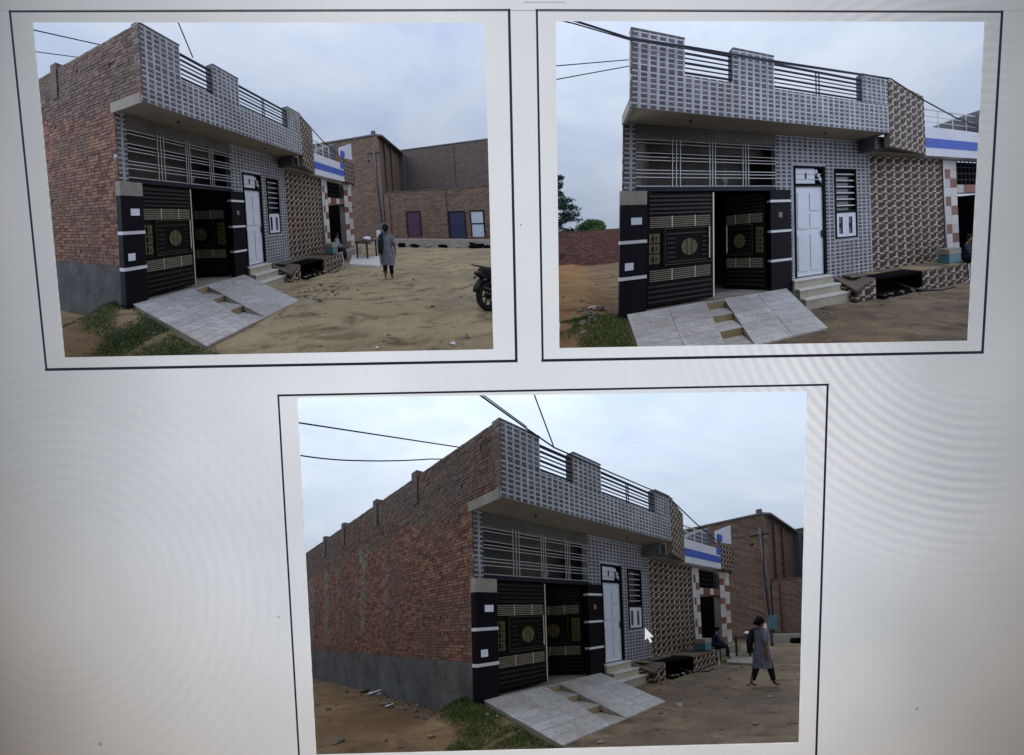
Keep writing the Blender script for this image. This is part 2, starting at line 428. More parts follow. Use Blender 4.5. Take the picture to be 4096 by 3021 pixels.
# ------------------------------------------------------------------ screen page with its three openings
def page_mat():
    m, t, b = new_mat("lit_page")
    p = t.pos(); sp = t.node("ShaderNodeSeparateXYZ"); t.l.new(p, sp.inputs[0])
    x = t.m('DIVIDE', sp.outputs[0], 512 / F * PAGE_D); z = t.m('DIVIDE', t.m('SUBTRACT', sp.outputs[2], CAMZ), 377.5 / F * PAGE_D)
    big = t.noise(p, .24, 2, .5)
    # vignette and viewing-angle falloff painted into the emission: weaker sideways, yellowish low down
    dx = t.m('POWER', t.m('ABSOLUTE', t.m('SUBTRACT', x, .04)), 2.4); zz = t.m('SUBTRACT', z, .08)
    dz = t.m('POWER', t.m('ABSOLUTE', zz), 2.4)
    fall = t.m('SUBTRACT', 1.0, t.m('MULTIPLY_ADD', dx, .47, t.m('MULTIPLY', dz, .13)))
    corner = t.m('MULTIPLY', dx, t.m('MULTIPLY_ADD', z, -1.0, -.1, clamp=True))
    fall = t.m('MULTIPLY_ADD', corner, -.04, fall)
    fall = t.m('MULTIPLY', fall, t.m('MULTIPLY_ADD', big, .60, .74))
    # moire rings painted into the emission, over the lower right of the panel
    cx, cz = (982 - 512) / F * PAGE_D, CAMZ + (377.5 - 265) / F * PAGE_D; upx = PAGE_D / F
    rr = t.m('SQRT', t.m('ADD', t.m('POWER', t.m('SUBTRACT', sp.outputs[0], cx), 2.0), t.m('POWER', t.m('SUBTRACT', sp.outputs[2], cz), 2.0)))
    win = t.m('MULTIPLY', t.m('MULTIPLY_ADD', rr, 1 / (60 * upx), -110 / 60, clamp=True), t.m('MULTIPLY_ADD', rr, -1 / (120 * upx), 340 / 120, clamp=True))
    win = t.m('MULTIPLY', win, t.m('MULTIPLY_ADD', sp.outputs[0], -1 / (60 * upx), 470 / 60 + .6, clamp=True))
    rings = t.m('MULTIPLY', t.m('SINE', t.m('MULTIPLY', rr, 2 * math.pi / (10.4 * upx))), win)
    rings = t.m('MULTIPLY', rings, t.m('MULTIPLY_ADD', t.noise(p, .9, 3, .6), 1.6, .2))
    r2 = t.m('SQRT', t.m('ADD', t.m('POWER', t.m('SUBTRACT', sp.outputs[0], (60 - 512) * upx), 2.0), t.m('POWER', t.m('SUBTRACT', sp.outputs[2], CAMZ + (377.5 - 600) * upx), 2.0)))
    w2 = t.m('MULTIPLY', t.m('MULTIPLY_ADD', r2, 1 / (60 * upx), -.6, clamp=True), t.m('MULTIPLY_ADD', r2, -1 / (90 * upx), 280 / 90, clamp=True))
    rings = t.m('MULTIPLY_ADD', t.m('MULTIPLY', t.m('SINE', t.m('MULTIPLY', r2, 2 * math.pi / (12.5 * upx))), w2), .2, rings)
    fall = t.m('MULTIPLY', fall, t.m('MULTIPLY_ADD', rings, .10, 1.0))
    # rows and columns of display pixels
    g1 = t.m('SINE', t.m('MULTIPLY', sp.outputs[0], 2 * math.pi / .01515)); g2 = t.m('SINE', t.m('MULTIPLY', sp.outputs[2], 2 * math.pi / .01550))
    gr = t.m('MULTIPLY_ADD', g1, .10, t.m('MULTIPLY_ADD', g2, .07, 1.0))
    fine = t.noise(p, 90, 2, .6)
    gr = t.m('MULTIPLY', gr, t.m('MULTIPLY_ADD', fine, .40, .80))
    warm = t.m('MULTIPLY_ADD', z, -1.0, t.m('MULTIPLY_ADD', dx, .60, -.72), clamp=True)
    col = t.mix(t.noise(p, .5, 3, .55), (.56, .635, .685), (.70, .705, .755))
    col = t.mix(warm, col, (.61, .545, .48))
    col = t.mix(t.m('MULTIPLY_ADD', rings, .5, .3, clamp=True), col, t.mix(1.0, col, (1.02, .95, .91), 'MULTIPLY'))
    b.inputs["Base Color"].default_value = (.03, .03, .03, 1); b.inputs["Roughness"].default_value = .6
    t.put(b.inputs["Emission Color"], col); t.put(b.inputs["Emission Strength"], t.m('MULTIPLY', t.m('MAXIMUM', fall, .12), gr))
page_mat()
m_, t_, b_ = new_mat("page_line"); b_.inputs["Base Color"].default_value = (.012, .012, .018, 1); b_.inputs["Roughness"].default_value = .6
t_.put(b_.inputs["Emission Color"], (.02, .02, .035, 1)); b_.inputs["Emission Strength"].default_value = .5
m_, t_, b_ = new_mat("page_grey"); b_.inputs["Base Color"].default_value = (.05, .05, .05, 1)
t_.put(b_.inputs["Emission Color"], t_.ramp(t_.noise(t_.pos(), 60, 2), [(.3, (.30, .29, .31)), (.7, (.44, .42, .44))])); b_.inputs["Emission Strength"].default_value = .62
m_, t_, b_ = new_mat("cursor_white"); b_.inputs["Base Color"].default_value = (.1, .1, .1, 1)
t_.put(b_.inputs["Emission Color"], t_.ramp(t_.noise(t_.pos(), 40, 2), [(.3, (.72, .72, .78)), (.7, (.86, .86, .9))])); b_.inputs["Emission Strength"].default_value = .85

def build_screen():
    org = screen(512, 760, PAGE_D); root = link("computer_screen", None); root.location = org
    tag(root, "large bright screen page showing three black-bordered pictures of a tiled house", "screen")
    def part(name, vs, fs, mat, parent=root):
        o = link(name, mesh_from(name, np.array(vs) - org, fs, [0] * len(fs), [mat]), parent); return o
    outer = [(-140, -110), (1164, -110), (1164, 865), (-140, 865)]
    loops = [outer] + [OPEN[k] for k in (1, 2, 3)]
    flat = [q for l in loops for q in l]
    tris = tessellate_polygon([[Vector((x, y, 0)) for x, y in l] for l in loops])
    th = .02; n = len(flat)
    V = [screen(x, y, PAGE_D) for x, y in flat]; V += [v + np.array([0, th, 0]) for v in V]
    Fs = []
    for a, b, c in tris:
        nrm = np.cross(V[b] - V[a], V[c] - V[a])
        if nrm[1] > 0: a, c = c, a
        Fs += [(a, b, c), (c + n, b + n, a + n)]
    k = 0
    for l in loops:
        for j in range(len(l)):
            a, b = k + j, k + (j + 1) % len(l); Fs.append((a, b, b + n, a + n))
        k += len(l)
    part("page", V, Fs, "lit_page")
    def strip(p, q, w, mat, name, parent=root, d=.004):
        p, q = np.array(p, float), np.array(q, float); e = (q - p) / np.linalg.norm(q - p); nn = np.array([-e[1], e[0]]) * w / 2
        cs = [p - nn - e * w / 2, q - nn + e * w / 2, q + nn + e * w / 2, p + nn - e * w / 2]
        vs = [screen(x, y, PAGE_D - d) for x, y in cs] + [screen(x, y, PAGE_D - .0005) for x, y in cs]
        return part(name, vs, CUBE_F, mat, parent)
    for k in (1, 2, 3):
        q = FRAME[k]; fr = link("picture_border", None, root)
        for j in range(4):
            w = (1.9, 2.1, 2.2, 1.7)[j] * (1.0 if k < 3 else .85)
            strip(q[j], q[(j + 1) % 4], w * 1.25, "page_line", "border_line", fr, .004 + .001 * j)
    strip((-140, 10.2), (1164, 10.6), .8, "page_grey", "toolbar_line")
    strip((524, 2.2), (565, 2.2), .8, "page_grey", "toolbar_tab")
    for x, y, r in ((100.5, 744, 2.2), (917, 709, 1.7), (521, 225, .9), (278.5, 617, .9)):
        o = link("dust_speck", mesh_from("dust_speck", LIN_ball(x, y, r), BALL_F, [0] * len(BALL_F), ["page_grey"]))
        o.location = screen(x, y, PAGE_D - .002)
        tag(o, "tiny grey dust speck stuck on the bright screen page", "dust speck", "dust specks on the screen")
    # mouse pointer, a thin arrow drawn on the page surface
    tip = c3(1458, 962); s = .262
    prof = [(0, 0), (0, 50), (11, 40), (20, 60), (28, 56), (19, 37), (34, 37)]
    def arrow(grow, d0, d1):
        cx, cy = 10, 32; pts = [((x - cx) * grow + cx, (y - cy) * grow + cy) for x, y in prof]
        pts = [(tip[0] + x * s, tip[1] + y * s) for x, y in pts]; m = len(pts)
        vs = [screen(x, y, d0) for x, y in pts] + [screen(x, y, d1) for x, y in pts]
        tr = tessellate_polygon([[Vector((x, y, 0)) for x, y in pts]])
        fs = [tuple(t) for t in tr] + [(c + m, b + m, a + m) for a, b, c in tr] + [(j, (j + 1) % m, (j + 1) % m + m, j + m) for j in range(m)]
        return vs, fs
    # the pointer's arm is the screen's own glass: it lies in the plane of the page
    o2 = screen(tip[0], tip[1] + 15, PAGE_D); cur = link("mouse_cursor", None); cur.location = o2
    tag(cur, "white arrow mouse pointer with dark outline lying over the grey tiles under the window", "mouse pointer")
    for nm, g, d0, d1, mt in (("outline", 1.22, PAGE_D - .003, PAGE_D, "page_line"), ("arrow", 1.0, PAGE_D - .006, PAGE_D - .003, "cursor_white")):
        vs, fs = arrow(g, d0, d1); link(nm, mesh_from(nm, np.array(vs) - o2, fs, [0] * len(fs), [mt]), cur)
_b = MB().ball((0, 0, 0), 1, 8, 5); BALL_F = _b.f
def LIN_ball(x, y, r):
    k = r / F * PAGE_D; return [(vx * k, vy * .002, vz * k) for vx, vy, vz in _b.v]
build_screen()

def build_sky(i, low, high, cloud, seed):
    x0, x1, y0, y1 = SHELL[i]; g = W(i, (3, 3, 0)); up = np.cross(PLOT[i][:, 0], PLOT[i][:, 1]); up /= np.linalg.norm(up); sky_mat(i, tuple(g), tuple(up), low, high, cloud, seed)
    d0 = PAGE_D + .06; sq = [(x0, y0), (x1, y0), (x1, y1), (x0, y1)]
    V = [screen(x, y, d0) for x, y in sq] + [screen(x, y, FAR_D) for x, y in sq] + [screen(x, y, d0) for x, y in OPEN[i]]
    Fs = [(4, 5, 6, 7), (0, 1, 5, 4), (1, 2, 6, 5), (2, 3, 7, 6), (3, 0, 4, 7)] + [(j, (j + 1) % 4, 8 + (j + 1) % 4, 8 + j) for j in range(4)]
    o = link("sky", mesh_from("sky", np.array(V) - g, Fs, [0] * len(Fs), ["sky_%d" % i])); o.location = g
    tag(o, kind="structure")
build_sky(1, (.275, .345, .475), (.355, .405, .51), (.45, .475, .54), (3.1, 0, 0))
build_sky(2, (.285, .345, .455), (.365, .415, .52), (.46, .51, .60), (7.7, 2, 0))
build_sky(3, (.315, .39, .505), (.385, .445, .54), (.465, .51, .585), (1.3, 5, 1))

# ------------------------------------------------------------------ ground
def gz(i, u, v):
    z = -.42
    side = max(0, min(1, (-.1 - u) / .9 + .35)) * max(0, min(1, (v + 1.2) / 1.5))
    z += .17 * side
    z += .05 * noise.noise(Vector((u * .55, v * .55, i * 7.3))) + .018 * noise.noise(Vector((u * 2.3, v * 2.3, i))) + .008 * noise.noise(Vector((u * 6, v * 6, i)))
    for c in (-2.9, -3.9, -4.9):                                      # wheel ruts worn along the lane
        q = v - c - .25 * math.sin(u * .5 + c); z -= .035 * math.exp(-(q / .16) ** 2) * (.6 + .4 * noise.noise(Vector((u * .7, c, 2)))) if u > -1 else 0
    if u < .2 and v < .3:                                            # grassy bank level with the ramp's edge
        f = max(0, min(1, 1 - (-u) / 1.3)) * max(0, min(1, (v + 2.6) / .8)); z = z * (1 - f) + f * max(z, .211 * (v + .137) - .09)
    if u < .2 and -1.2 < v < 8: z += .07 * max(0, 1 - abs(u + .25) / .5)      # earth heaped along the side wall
    return z
def build_ground(i, step, u_rng, v_rng, mat):
    x0, x1, y0, y1 = SHELL[i]
    nu = int((u_rng[1] - u_rng[0]) / step); nv = int((v_rng[1] - v_rng[0]) / step)
    idx = {}; V = []; Fs = []
    us = [u_rng[0] + step * k for k in range(nu + 1)]; vs = [v_rng[0] + step * k for k in range(nv + 1)]
    G = np.array([[(u, v, -.42, 1) for v in vs] for u in us]) @ PLOT[i].T
    px = 512 + F * G[..., 0] / G[..., 1]; py = 377.5 - F * (G[..., 2] - CAMZ) / G[..., 1]
    ok = (G[..., 1] > PAGE_D + .12) & (G[..., 1] < FAR_D - .3) & (px > x0 + 1) & (px < x1 - 1) & (py < y1 - .6)
    def vid(a, b):
        if (a, b) not in idx: idx[(a, b)] = len(V); V.append((us[a], vs[b], gz(i, us[a], vs[b])))
        return idx[(a, b)]
    for a in range(nu):
        for b in range(nv):
            if ok[a, b] and ok[a + 1, b] and ok[a + 1, b + 1] and ok[a, b + 1]:
                Fs.append((vid(a, b), vid(a + 1, b), vid(a + 1, b + 1), vid(a, b + 1)))
    mb = MB(); mb.v = V; mb.f = Fs; mb.m = [0] * len(Fs)
    o = solo(i, "ground", (0, -1, -.42), mb, mat, kind="structure", smooth=True)
    at = o.data.attributes.new("soil", 'FLOAT', 'POINT')
    at.data.foreach_set("value", [max(0., min(1., (.5 - u) / 1.4)) * max(0., min(1., (v + 3.2) / 2)) + (.35 if i == 2 and v > 4 else 0) for u, v, z in V])
build_ground(1, .13, (-4, 34), (-16, 12), "dirt_tan")
build_ground(2, .13, (-9, 16), (-6, 34), "dirt_orange")
build_ground(3, .13, (-6, 30), (-14, 22), "dirt_umber")

# ------------------------------------------------------------------ the tiled corner house
O_, ZT, ZS, ZB, WP, WW, ZPL = .864, 4.545, 3.29, 3.925, 5.789, 5.97, .636
A1, A2, A3, A4 = .878, 1.777, 2.657, 4.982
D0, D1, DZ0, DZ1, DZ2 = 3.618, 4.501, .167, 2.161, 2.621
X0, X1, XZ0, XZ1 = 4.782, 5.478, .927, 2.581

def gate_leaf(h, name, hinge, free, z0, z1, bright):
    hinge, free = np.array(hinge, float), np.array(free, float); L = np.linalg.norm(free - hinge); d = (free - hinge) / L
    n = np.array([d[1], -d[0]])                       # towards the lane
    if n[1] > 0 and abs(d[1]) < .5: n = -n
    if not bright: n = np.array([-abs(d[1]), -abs(d[0])]) if d[0] < 0 else n
    def bx(a0, a1, b0, b1, t0, t1):
        q = hinge + d * (a0 + a1) / 2 + n * (t0 + t1) / 2
        return MB().obox((q[0], q[1], (b0 + b1) / 2), (d[0] * (a1 - a0) / 2, d[1] * (a1 - a0) / 2, 0), (n[0] * (t1 - t0) / 2, n[1] * (t1 - t0) / 2, 0), (0, 0, (b1 - b0) / 2))
    leaf = h.part(name, bx(0, L, z0, z1, -.02, .02), "gate_brown")
    sp = lambda nm, mb, mt: h.part(nm, mb, mt, leaf)
    for k in range(5):
        b = 1.66 + k * .076; sp("rib", bx(.06, L - .05, b, b + .040, .02, .040), "gate_rib")
    for b0 in (1.42, .47):
        sp("slat_backing", bx(.06, L - .06, b0 - .01, b0 + .21, .02, .024), "gate_black")
        for k in range(6): sp("slat", bx(.07, L - .07, b0 + k * .035, b0 + k * .035 + .019, .024, .036), "gate_beige")
        for a in (.36, .70): sp("slat_post", bx(L * a, L * a + .014, b0 - .005, b0 + .205, .036, .044), "pale_gold")
    for k in range(3): sp("gold_panel", bx(.06, .25, .78 + k * .185, .78 + k * .185 + .165, .02, .03), "gold")
    sp("panel_border", bx(.29, .33, .74, 1.38, .02, .036), "gate_black")
    for k in range(7):
        b = .77 + k * .085
        sp("rib", bx(.38, .38 + (L - .52 if k in (0, 6) else .16), b, b + .03, .02, .036), "gate_rib")
        if k not in (0, 6): sp("rib", bx(L - .24, L - .12, b, b + .03, .02, .036), "gate_rib")
    for b in (.735, 1.385): sp("panel_moulding", bx(.34, L - .05, b, b + .008, .02, .040), "gold")
    for a in (.345, L - .065): sp("panel_moulding", bx(a, a + .007, .748, 1.384, .02, .038), "gold")
    for k in range(3):
        b = .78 + k * .185; sp("ornament", bx(.115, .195, b + .045, b + .12, .03, .042), "gate_black"); sp("ornament", bx(.14, .17, b + .01, b + .155, .0425, .048), "gold")
    ca, cz, r = L * .62, 1.04, .155
    for a0, a1 in ((-1, -.36), (-.26, .26), (.36, 1)):
        pts = [(ca + r * (a0 + (a1 - a0) * k / 6), math.sqrt(max(.02, 1 - (a0 + (a1 - a0) * k / 6) ** 2)) * r) for k in range(7)]
        mb = MB(); prof = [(a, cz + zz) for a, zz in pts] + [(a, cz - zz) for a, zz in reversed(pts)]
        m = len(prof)
        for t in (.036, .02):
            for a, zz in prof: q = hinge + d * a + n * t; mb.v.append((q[0], q[1], zz))
        mb.f = [tuple(range(m)), tuple(range(2 * m - 1, m - 1, -1))] + [(j, m + j, m + (j + 1) % m, (j + 1) % m) for j in range(m)]; mb.m = [0] * len(mb.f)
        sp("medallion_segment", mb, "gold")
    for k in range(4): sp("rib", bx(.05, L - .05, .09 + k * .09, .09 + k * .09 + .04, .02, .034), "gate_rib")
    q0, q1 = hinge + d * (L - .10) + n * .065, hinge + d * (L - .10) + n * .02
    mb = MB().tube([(q0[0], q0[1], .80), (q0[0], q0[1], 1.40)], .013, 8)
    for zz in (.86, 1.34): mb.tube([(q0[0], q0[1], zz), (q1[0], q1[1], zz)], .009, 6)
    sp("handle", mb, "silver" if not bright else "pale_gold")
    if bright: sp("edge_strip", bx(L - .016, L + .012, z0, z1, -.024, .03), "pale_gold")
    return leaf

def rail(h, u0, u1, v, posts):
    r = h.part("railing", MB().bar((u0, v, ZT - .11), (u1, v, ZT - .11), .02), "iron")
    for k in range(5):
        z = ZB + .07 + k * .085; h.part("rail_bar", MB().bar((u0, v, z), (u1, v, z), .010 if k % 2 else .016), "iron", r)
    for p in posts: h.part("rail_post", MB().bar((p, v - .002, ZB), (p, v - .002, ZT - .12), .010), "iron", r)

def brick_cells(L, seed):
    rng = random.Random(seed); cells = []; ch, bl = .0600, .19
    nz = int((ZT - ZPL) / ch)
    runs = ((5.6, .2, 1.2, 3.5), (8.0, .12, 1.3, 3.4), (9.4, .3, .9, 3.6), (11.6, .55, .8, 3.6), (3.9, .10, 1.6, 3.0))   # lime washed down by rain
    def kind(z, v):
        if z + .1 * math.sin(v * 1.7) > 3.45: return "brick_grey"
        for a, w, lo_, hi in runs:
            if abs(v - a) < w and lo_ < z < hi and rng.random() < .72: return "brick_pale"
        return "brick"
    for r in range(nz):
        z = ZPL + (r + .5) * ch; lo = -O_ if z > ZS + .12 else 0.0
        v = lo - rng.random() * .15
        while v < L:
            ln = bl * (1 if rng.random() < .8 else .52); a, b = max(v + .006, lo), min(v + ln - .006, L)
            if b - a > .03 and rng.random() > .008:
                pr = rng.choice((0, 0, .002, .003, .005, -.003))
                cells.append((np.array([.012 - pr, (a + b) / 2, z + rng.uniform(-.003, .003)]), np.array([0, round((b - a) / 2, 3), 0]), np.array([.016, 0, 0]), np.array([0, 0, rng.choice((.0245, .0255, .0265))]), kind(z, v)))
            v += ln
    return cells

def corner_house(i, L, label, brick_parts):
    h = Thing(i, "corner_house", (0, 0, -.4), label, "house", "views of the same corner house")
    h.skew = .3 if i == 2 else 0                    # that plot narrows towards the back
    # brick side wall
    sw = h.part("side_wall", MB().box(.016, .2, .03, L, ZPL - .05, ZT).box(.016, .16, -O_ + .02, 0, ZS + .13, ZT), "mortar")
    cells = brick_cells(L, i)
    field(h, sw, "brick", "brickwork", cells, brick_parts)
    for k, v in enumerate((2.22, 4.6, 7.4, 9.6)):
        if v < L - .3: h.part("pier", MB().box(-.035, .13, v - .13, v + .13, ZT - .62, ZT + .10), "far_brick_grey", sw)
    h.part("plinth", MB().box(-.035, .2, .001, L, -.8, ZPL).prism([(-.09, -.8), (-.035, -.8), (-.035, .05)], .001, L, axis=1), "cement")
    # overhanging slab, parapet, roof
    h.part("soffit", MB().box(.02, WP - .01, -O_ + .012, .0, ZS - .005, ZS + .05), "soffit_plaster")
    h.part("slab_edge", MB().box(-.012, .04, -O_ + .03, .10, ZS - .03, ZS + .14), "concrete")
    for u in (1.1, 4.2): h.part("soffit_hook", MB().tube([(u, -.45, ZS), (u, -.45, ZS - .045)], .022, 8), "iron")
    h.part("roof", MB().box(.2, WP, -O_ + .15, 7, ZS + .055, ZS + .2), "dark_concrete")
    vf, vb = -O_ + .008, -O_ + .15
    pp = MB().box(.0, WP, vf, vb, ZS - .003, ZB)
    for a, b in ((0, A1), (A2, A3), (A4, WP)): pp.box(a, b, vf + .001, vb + .05, ZB + .0005, ZT)
    pa = h.part("parapet", pp, "grout")
    h.part("pillar_reveal", MB().box(A2 - .012, A2 - .001, vf + .004, vb + .06, ZB, ZT), "dark_concrete", pa)
    h.part("pillar_reveal", MB().box(A4 - .012, A4 - .001, vf + .004, vb + .06, ZB, ZT), "dark_concrete", pa)
    cs = mosaic((0, vf), (WP, vf), (0, -1), ZS, ZB, 'grey')
    for a, b in ((0, A1), (A2, A3), (A4, WP)): cs += mosaic((a, vf), (b, vf), (0, -1), ZB, ZT, 'grey')
    field(h, pa, "tile", "tilework", cs, 300, ("grey_tile",))
    for a, b in ((0, A1), (A2, A3), (A4, WP)): h.part("coping", MB().box(a - .004, b + .004, vf - .012, vb + .055, ZT + .0005, ZT + .022), "dark_concrete", pa)
    rail(h, A1, A2 - .012, vf + .07, []); rail(h, A3, A4 - .012, vf + .07, [3.72, 3.80])
    # front wall
    fw = MB()
    for b in ((.012, .22, 0, 3.28), (.22, 3.15, 3.06, 3.28), (3.15, D0, -.45, 3.28), (D0, D1, DZ2, 3.28), (D0, D1, -.45, DZ0 - .02), (D1, X0, -.45, 3.28),
              (X0, X1, XZ1, 3.28), (X0, X1, -.45, XZ0), (X1, WW, -.45, 3.28)):
        fw.box(b[0], b[1], .008, .2, b[2], b[3])
    wall = h.part("front_wall", fw, "grout")
    cs = mosaic((3.15, .008), (WW, .008), (0, -1), .02, 3.25, 'grey', [(D0 - 3.17, D1 - 3.13, -1, DZ2 + .02), (X0 - 3.17, X1 - 3.13, XZ0 - .02, XZ1 + .02)])
    cs += mosaic((.0, .008), (.22, .008), (0, -1), 2.07, 3.25, 'grey')
    field(h, wall, "tile", "tilework", cs, 300, ("grey_tile",))
    h.part("lintel", MB().box(.22, 3.15, -.004, .006, 3.06, 3.28), "beam_plaster", wall)
    # porch behind the gate
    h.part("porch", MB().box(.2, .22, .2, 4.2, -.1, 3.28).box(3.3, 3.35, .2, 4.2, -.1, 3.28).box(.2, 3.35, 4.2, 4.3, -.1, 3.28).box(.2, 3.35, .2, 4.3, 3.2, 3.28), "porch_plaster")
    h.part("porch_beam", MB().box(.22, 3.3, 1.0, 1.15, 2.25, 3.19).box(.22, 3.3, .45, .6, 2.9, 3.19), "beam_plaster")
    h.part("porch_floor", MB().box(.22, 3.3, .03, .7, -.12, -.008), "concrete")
    h.part("porch_floor", MB().box(.22, 3.3, .702, 4.2, -.12, -.009), "dark_concrete")  # inner floor darker: porch shade put into its colour
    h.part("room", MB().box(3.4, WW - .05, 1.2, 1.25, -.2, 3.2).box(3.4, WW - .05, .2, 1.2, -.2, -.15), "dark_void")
    # grille above the gate
    gr = h.part("grille", MB().box(.22, 3.15, .0, .05, 2.075, 2.15), "iron")
    for z in (3.01, 2.95, 2.77, 2.70, 2.64, 2.46, 2.40, 2.33, 2.17): h.part("grille_bar", MB().bar((.22, .01, z), (3.15, .01, z), .007), "silver", gr)
    for u in (.88, .955, 1.03, 1.62, 1.68, 1.74, 2.35, 2.415, 2.48): h.part("grille_post", MB().bar((u, -.008, 2.15), (u, -.008, 3.06), .007), "silver", gr)
    h.part("hanging_ornament", MB().tube([(2.08, .35, 2.6), (2.08, .35, 2.36)], .006, 5).ball((2.08, .35, 2.32), (.07, .05, .06), 8, 5).tube([(2.08, .35, 2.27), (2.08, .35, 2.12)], [.035, .012], 6), "pale_cloth")
    # gate pillars
    p = h.part("gate_pillar", MB().box(-.049, .392, -.137, .007, -.35, 1.83), "granite")
    h.part("cement_cap", MB().box(-.052, .394, -.14, .007, 1.8305, 2.07), "concrete", p)
    for z in (1.17, .565): h.part("band", MB().box(-.056, .398, -.148, .004, z, z + .055), "white_band", p)
    h.part("paper_notice", MB().box(.13, .31, -.139, -.1375, 1.49, 1.61), "paper", p); h.part("paper_notice", MB().box(.035, .175, -.139, -.1375, .725, .85), "paper", p)
    p = h.part("gate_pillar", MB().box(2.93, 3.441, -.137, .007, -.05, 2.07), "granite")
    for z in (1.81, 1.18, .575): h.part("band", MB().box(2.922, 3.448, -.148, .004, z, z + .05), "white_band", p)
    h.part("switch_plate", MB().box(3.125, 3.215, -.146, -.1375, 1.49, 1.60), "gate_beige", p)
    gate_leaf(h, "gate_leaf", (.40, .03), (1.70, .03), .04, 2.045, True)
    gate_leaf(h, "gate_leaf", (2.92, .06), (2.36, 1.05), .04, 2.045, False)
    # door with transom
    fr = MB().box(D0, D0 + .04, -.02, .1, DZ0, DZ2).box(D1 - .075, D1, -.02, .1, DZ0, DZ2).box(D0 + .04, D1 - .075, -.018, .1, DZ1, DZ1 + .06).box(D0 + .04, D1 - .075, -.018, .1, DZ2 - .05, DZ2)
    dr = h.part("door", MB().box(D0 + .04, D1 - .075, .03, .07, DZ0 + .005, DZ1), "white_paint")
    h.part("door_frame", fr, "gate_black", dr)
    for a, b, c, d in ((.10, .36, 1.05, 1.85), (.44, .70, 1.45, 1.85), (.44, .70, 1.05, 1.38), (.10, .36, .12, .92), (.44, .70, .12, .92)):
        h.part("door_panel", MB().box(D0 + a, D0 + b, .008, .03, DZ0 + c, DZ0 + d), "white_paint", dr)
    h.part("handle", MB().box(D1 - .125, D1 - .09, -.01, .03, 1.0, 1.16).tube([(D1 - .11, -.03, 1.1), (D1 - .19, -.03, 1.1)], .012, 6), "iron", dr)
    tr = h.part("transom", MB().box(D0 + .04, D1 - .28, .03, .06, DZ1 + .06, DZ2 - .05), "white_paint")
    for z in (2.32, 2.44): h.part("transom_bar", MB().bar((D0 + .04, .022, z), (D1 - .08, .022, z), .008), "silver", tr)
    h.part("transom_latch", MB().box(D0 + .33, D0 + .36, .01, .03, 2.33, 2.47), "iron", tr)
    rag = MB()
    for k in range(9): rag.ball((D1 - .25 + .02 * k, .03 + .01 * (k % 2), 2.50 - .028 * k + .02 * math.sin(k * 2)), (.055, .03, .05), 7, 5, k % 3 == 2, rough=.7)
    h.part("plastic_rag", rag, ["paper", "turquoise"], tr, smooth=True)
    # window: barred opening above a pair of white shutters
    w = h.part("window", MB().box(X0, X0 + .04, -.02, .1, XZ0, XZ1).box(X1 - .04, X1, -.02, .1, XZ0, XZ1).box(X0 + .04, X1 - .04, -.018, .1, XZ1 - .04, XZ1).box(X0 + .04, X1 - .04, -.018, .1, 1.53, 1.58).box(X0 + .04, X1 - .04, -.018, .1, XZ0, XZ0 + .03), "gate_brown")
    for k in range(6): h.part("window_bar", MB().bar((X0 + .04, .03, 1.70 + k * .15), (X1 - .04, .03, 1.70 + k * .15), .014), "silver", w)
    h.part("pane", MB().box(X0 + .04, X1 - .04, .085, .09, 1.58, XZ1 - .04), "glass_dark", w)
    for k in (0, 1):
        a = X0 + .045 + k * .306; s = h.part("shutter", MB().box(a, a + .07, .0, .04, XZ0 + .035, 1.525).box(a + .19, a + .30, .0, .04, XZ0 + .035, 1.525).box(a + .07, a + .19, .001, .04, XZ0 + .035, 1.03).box(a + .07, a + .19, .001, .04, 1.43, 1.525), "white_paint", w)
        h.part("shutter_pane", MB().box(a + .07, a + .19, .022, .028, 1.03, 1.43), "glass_dark", w)
        h.part("latch", MB().box(a + .11, a + .15, .004, .022, 1.18, 1.28), "iron", w)
    # steps up to the door
    for k, (v0, z) in enumerate(((-.20, .147), (-.37, -.03), (-.54, -.21))):
        u1 = 4.50 + .09 * k
        s = h.part("step", MB().box(3.46 + .03 * k, u1, v0, .006, -.5 - .01 * k, z - .03), "step_stone")
        h.part("tread", MB().box(3.45 + .03 * k, u1 + .005, v0 - .02, .004, z - .029, z), "marble_tread", s)
    # ramp with a stair channel in its middle
    sl = lambda v: .211 * (v + .137)
    def slab(uA0, uA1, uB0, uB1, va, vb_, dz0, dz1, mb):
        return mb.hexa([(uB0, vb_, sl(vb_) + dz0), (uB1, vb_, sl(vb_) + dz0), (uA1, va, sl(va) + dz0), (uA0, va, sl(va) + dz0),
                        (uB0, vb_, sl(vb_) + dz1), (uB1, vb_, sl(vb_) + dz1), (uA1, va, sl(va) + dz1), (uA0, va, sl(va) + dz1)])
    V0, V1 = -.14, -2.0
    body = slab(.09, 1.47, .09, 1.19, V0, V1, -.1, -.012, MB()); slab(1.86, 3.27, 1.63, 2.95, V0, V1, -.1, -.012, body)
    ramp = h.part("ramp", body, "concrete")
    edge = lambda a0, a1, f: a0 + (a1 - a0) * f
    rng = random.Random(5)
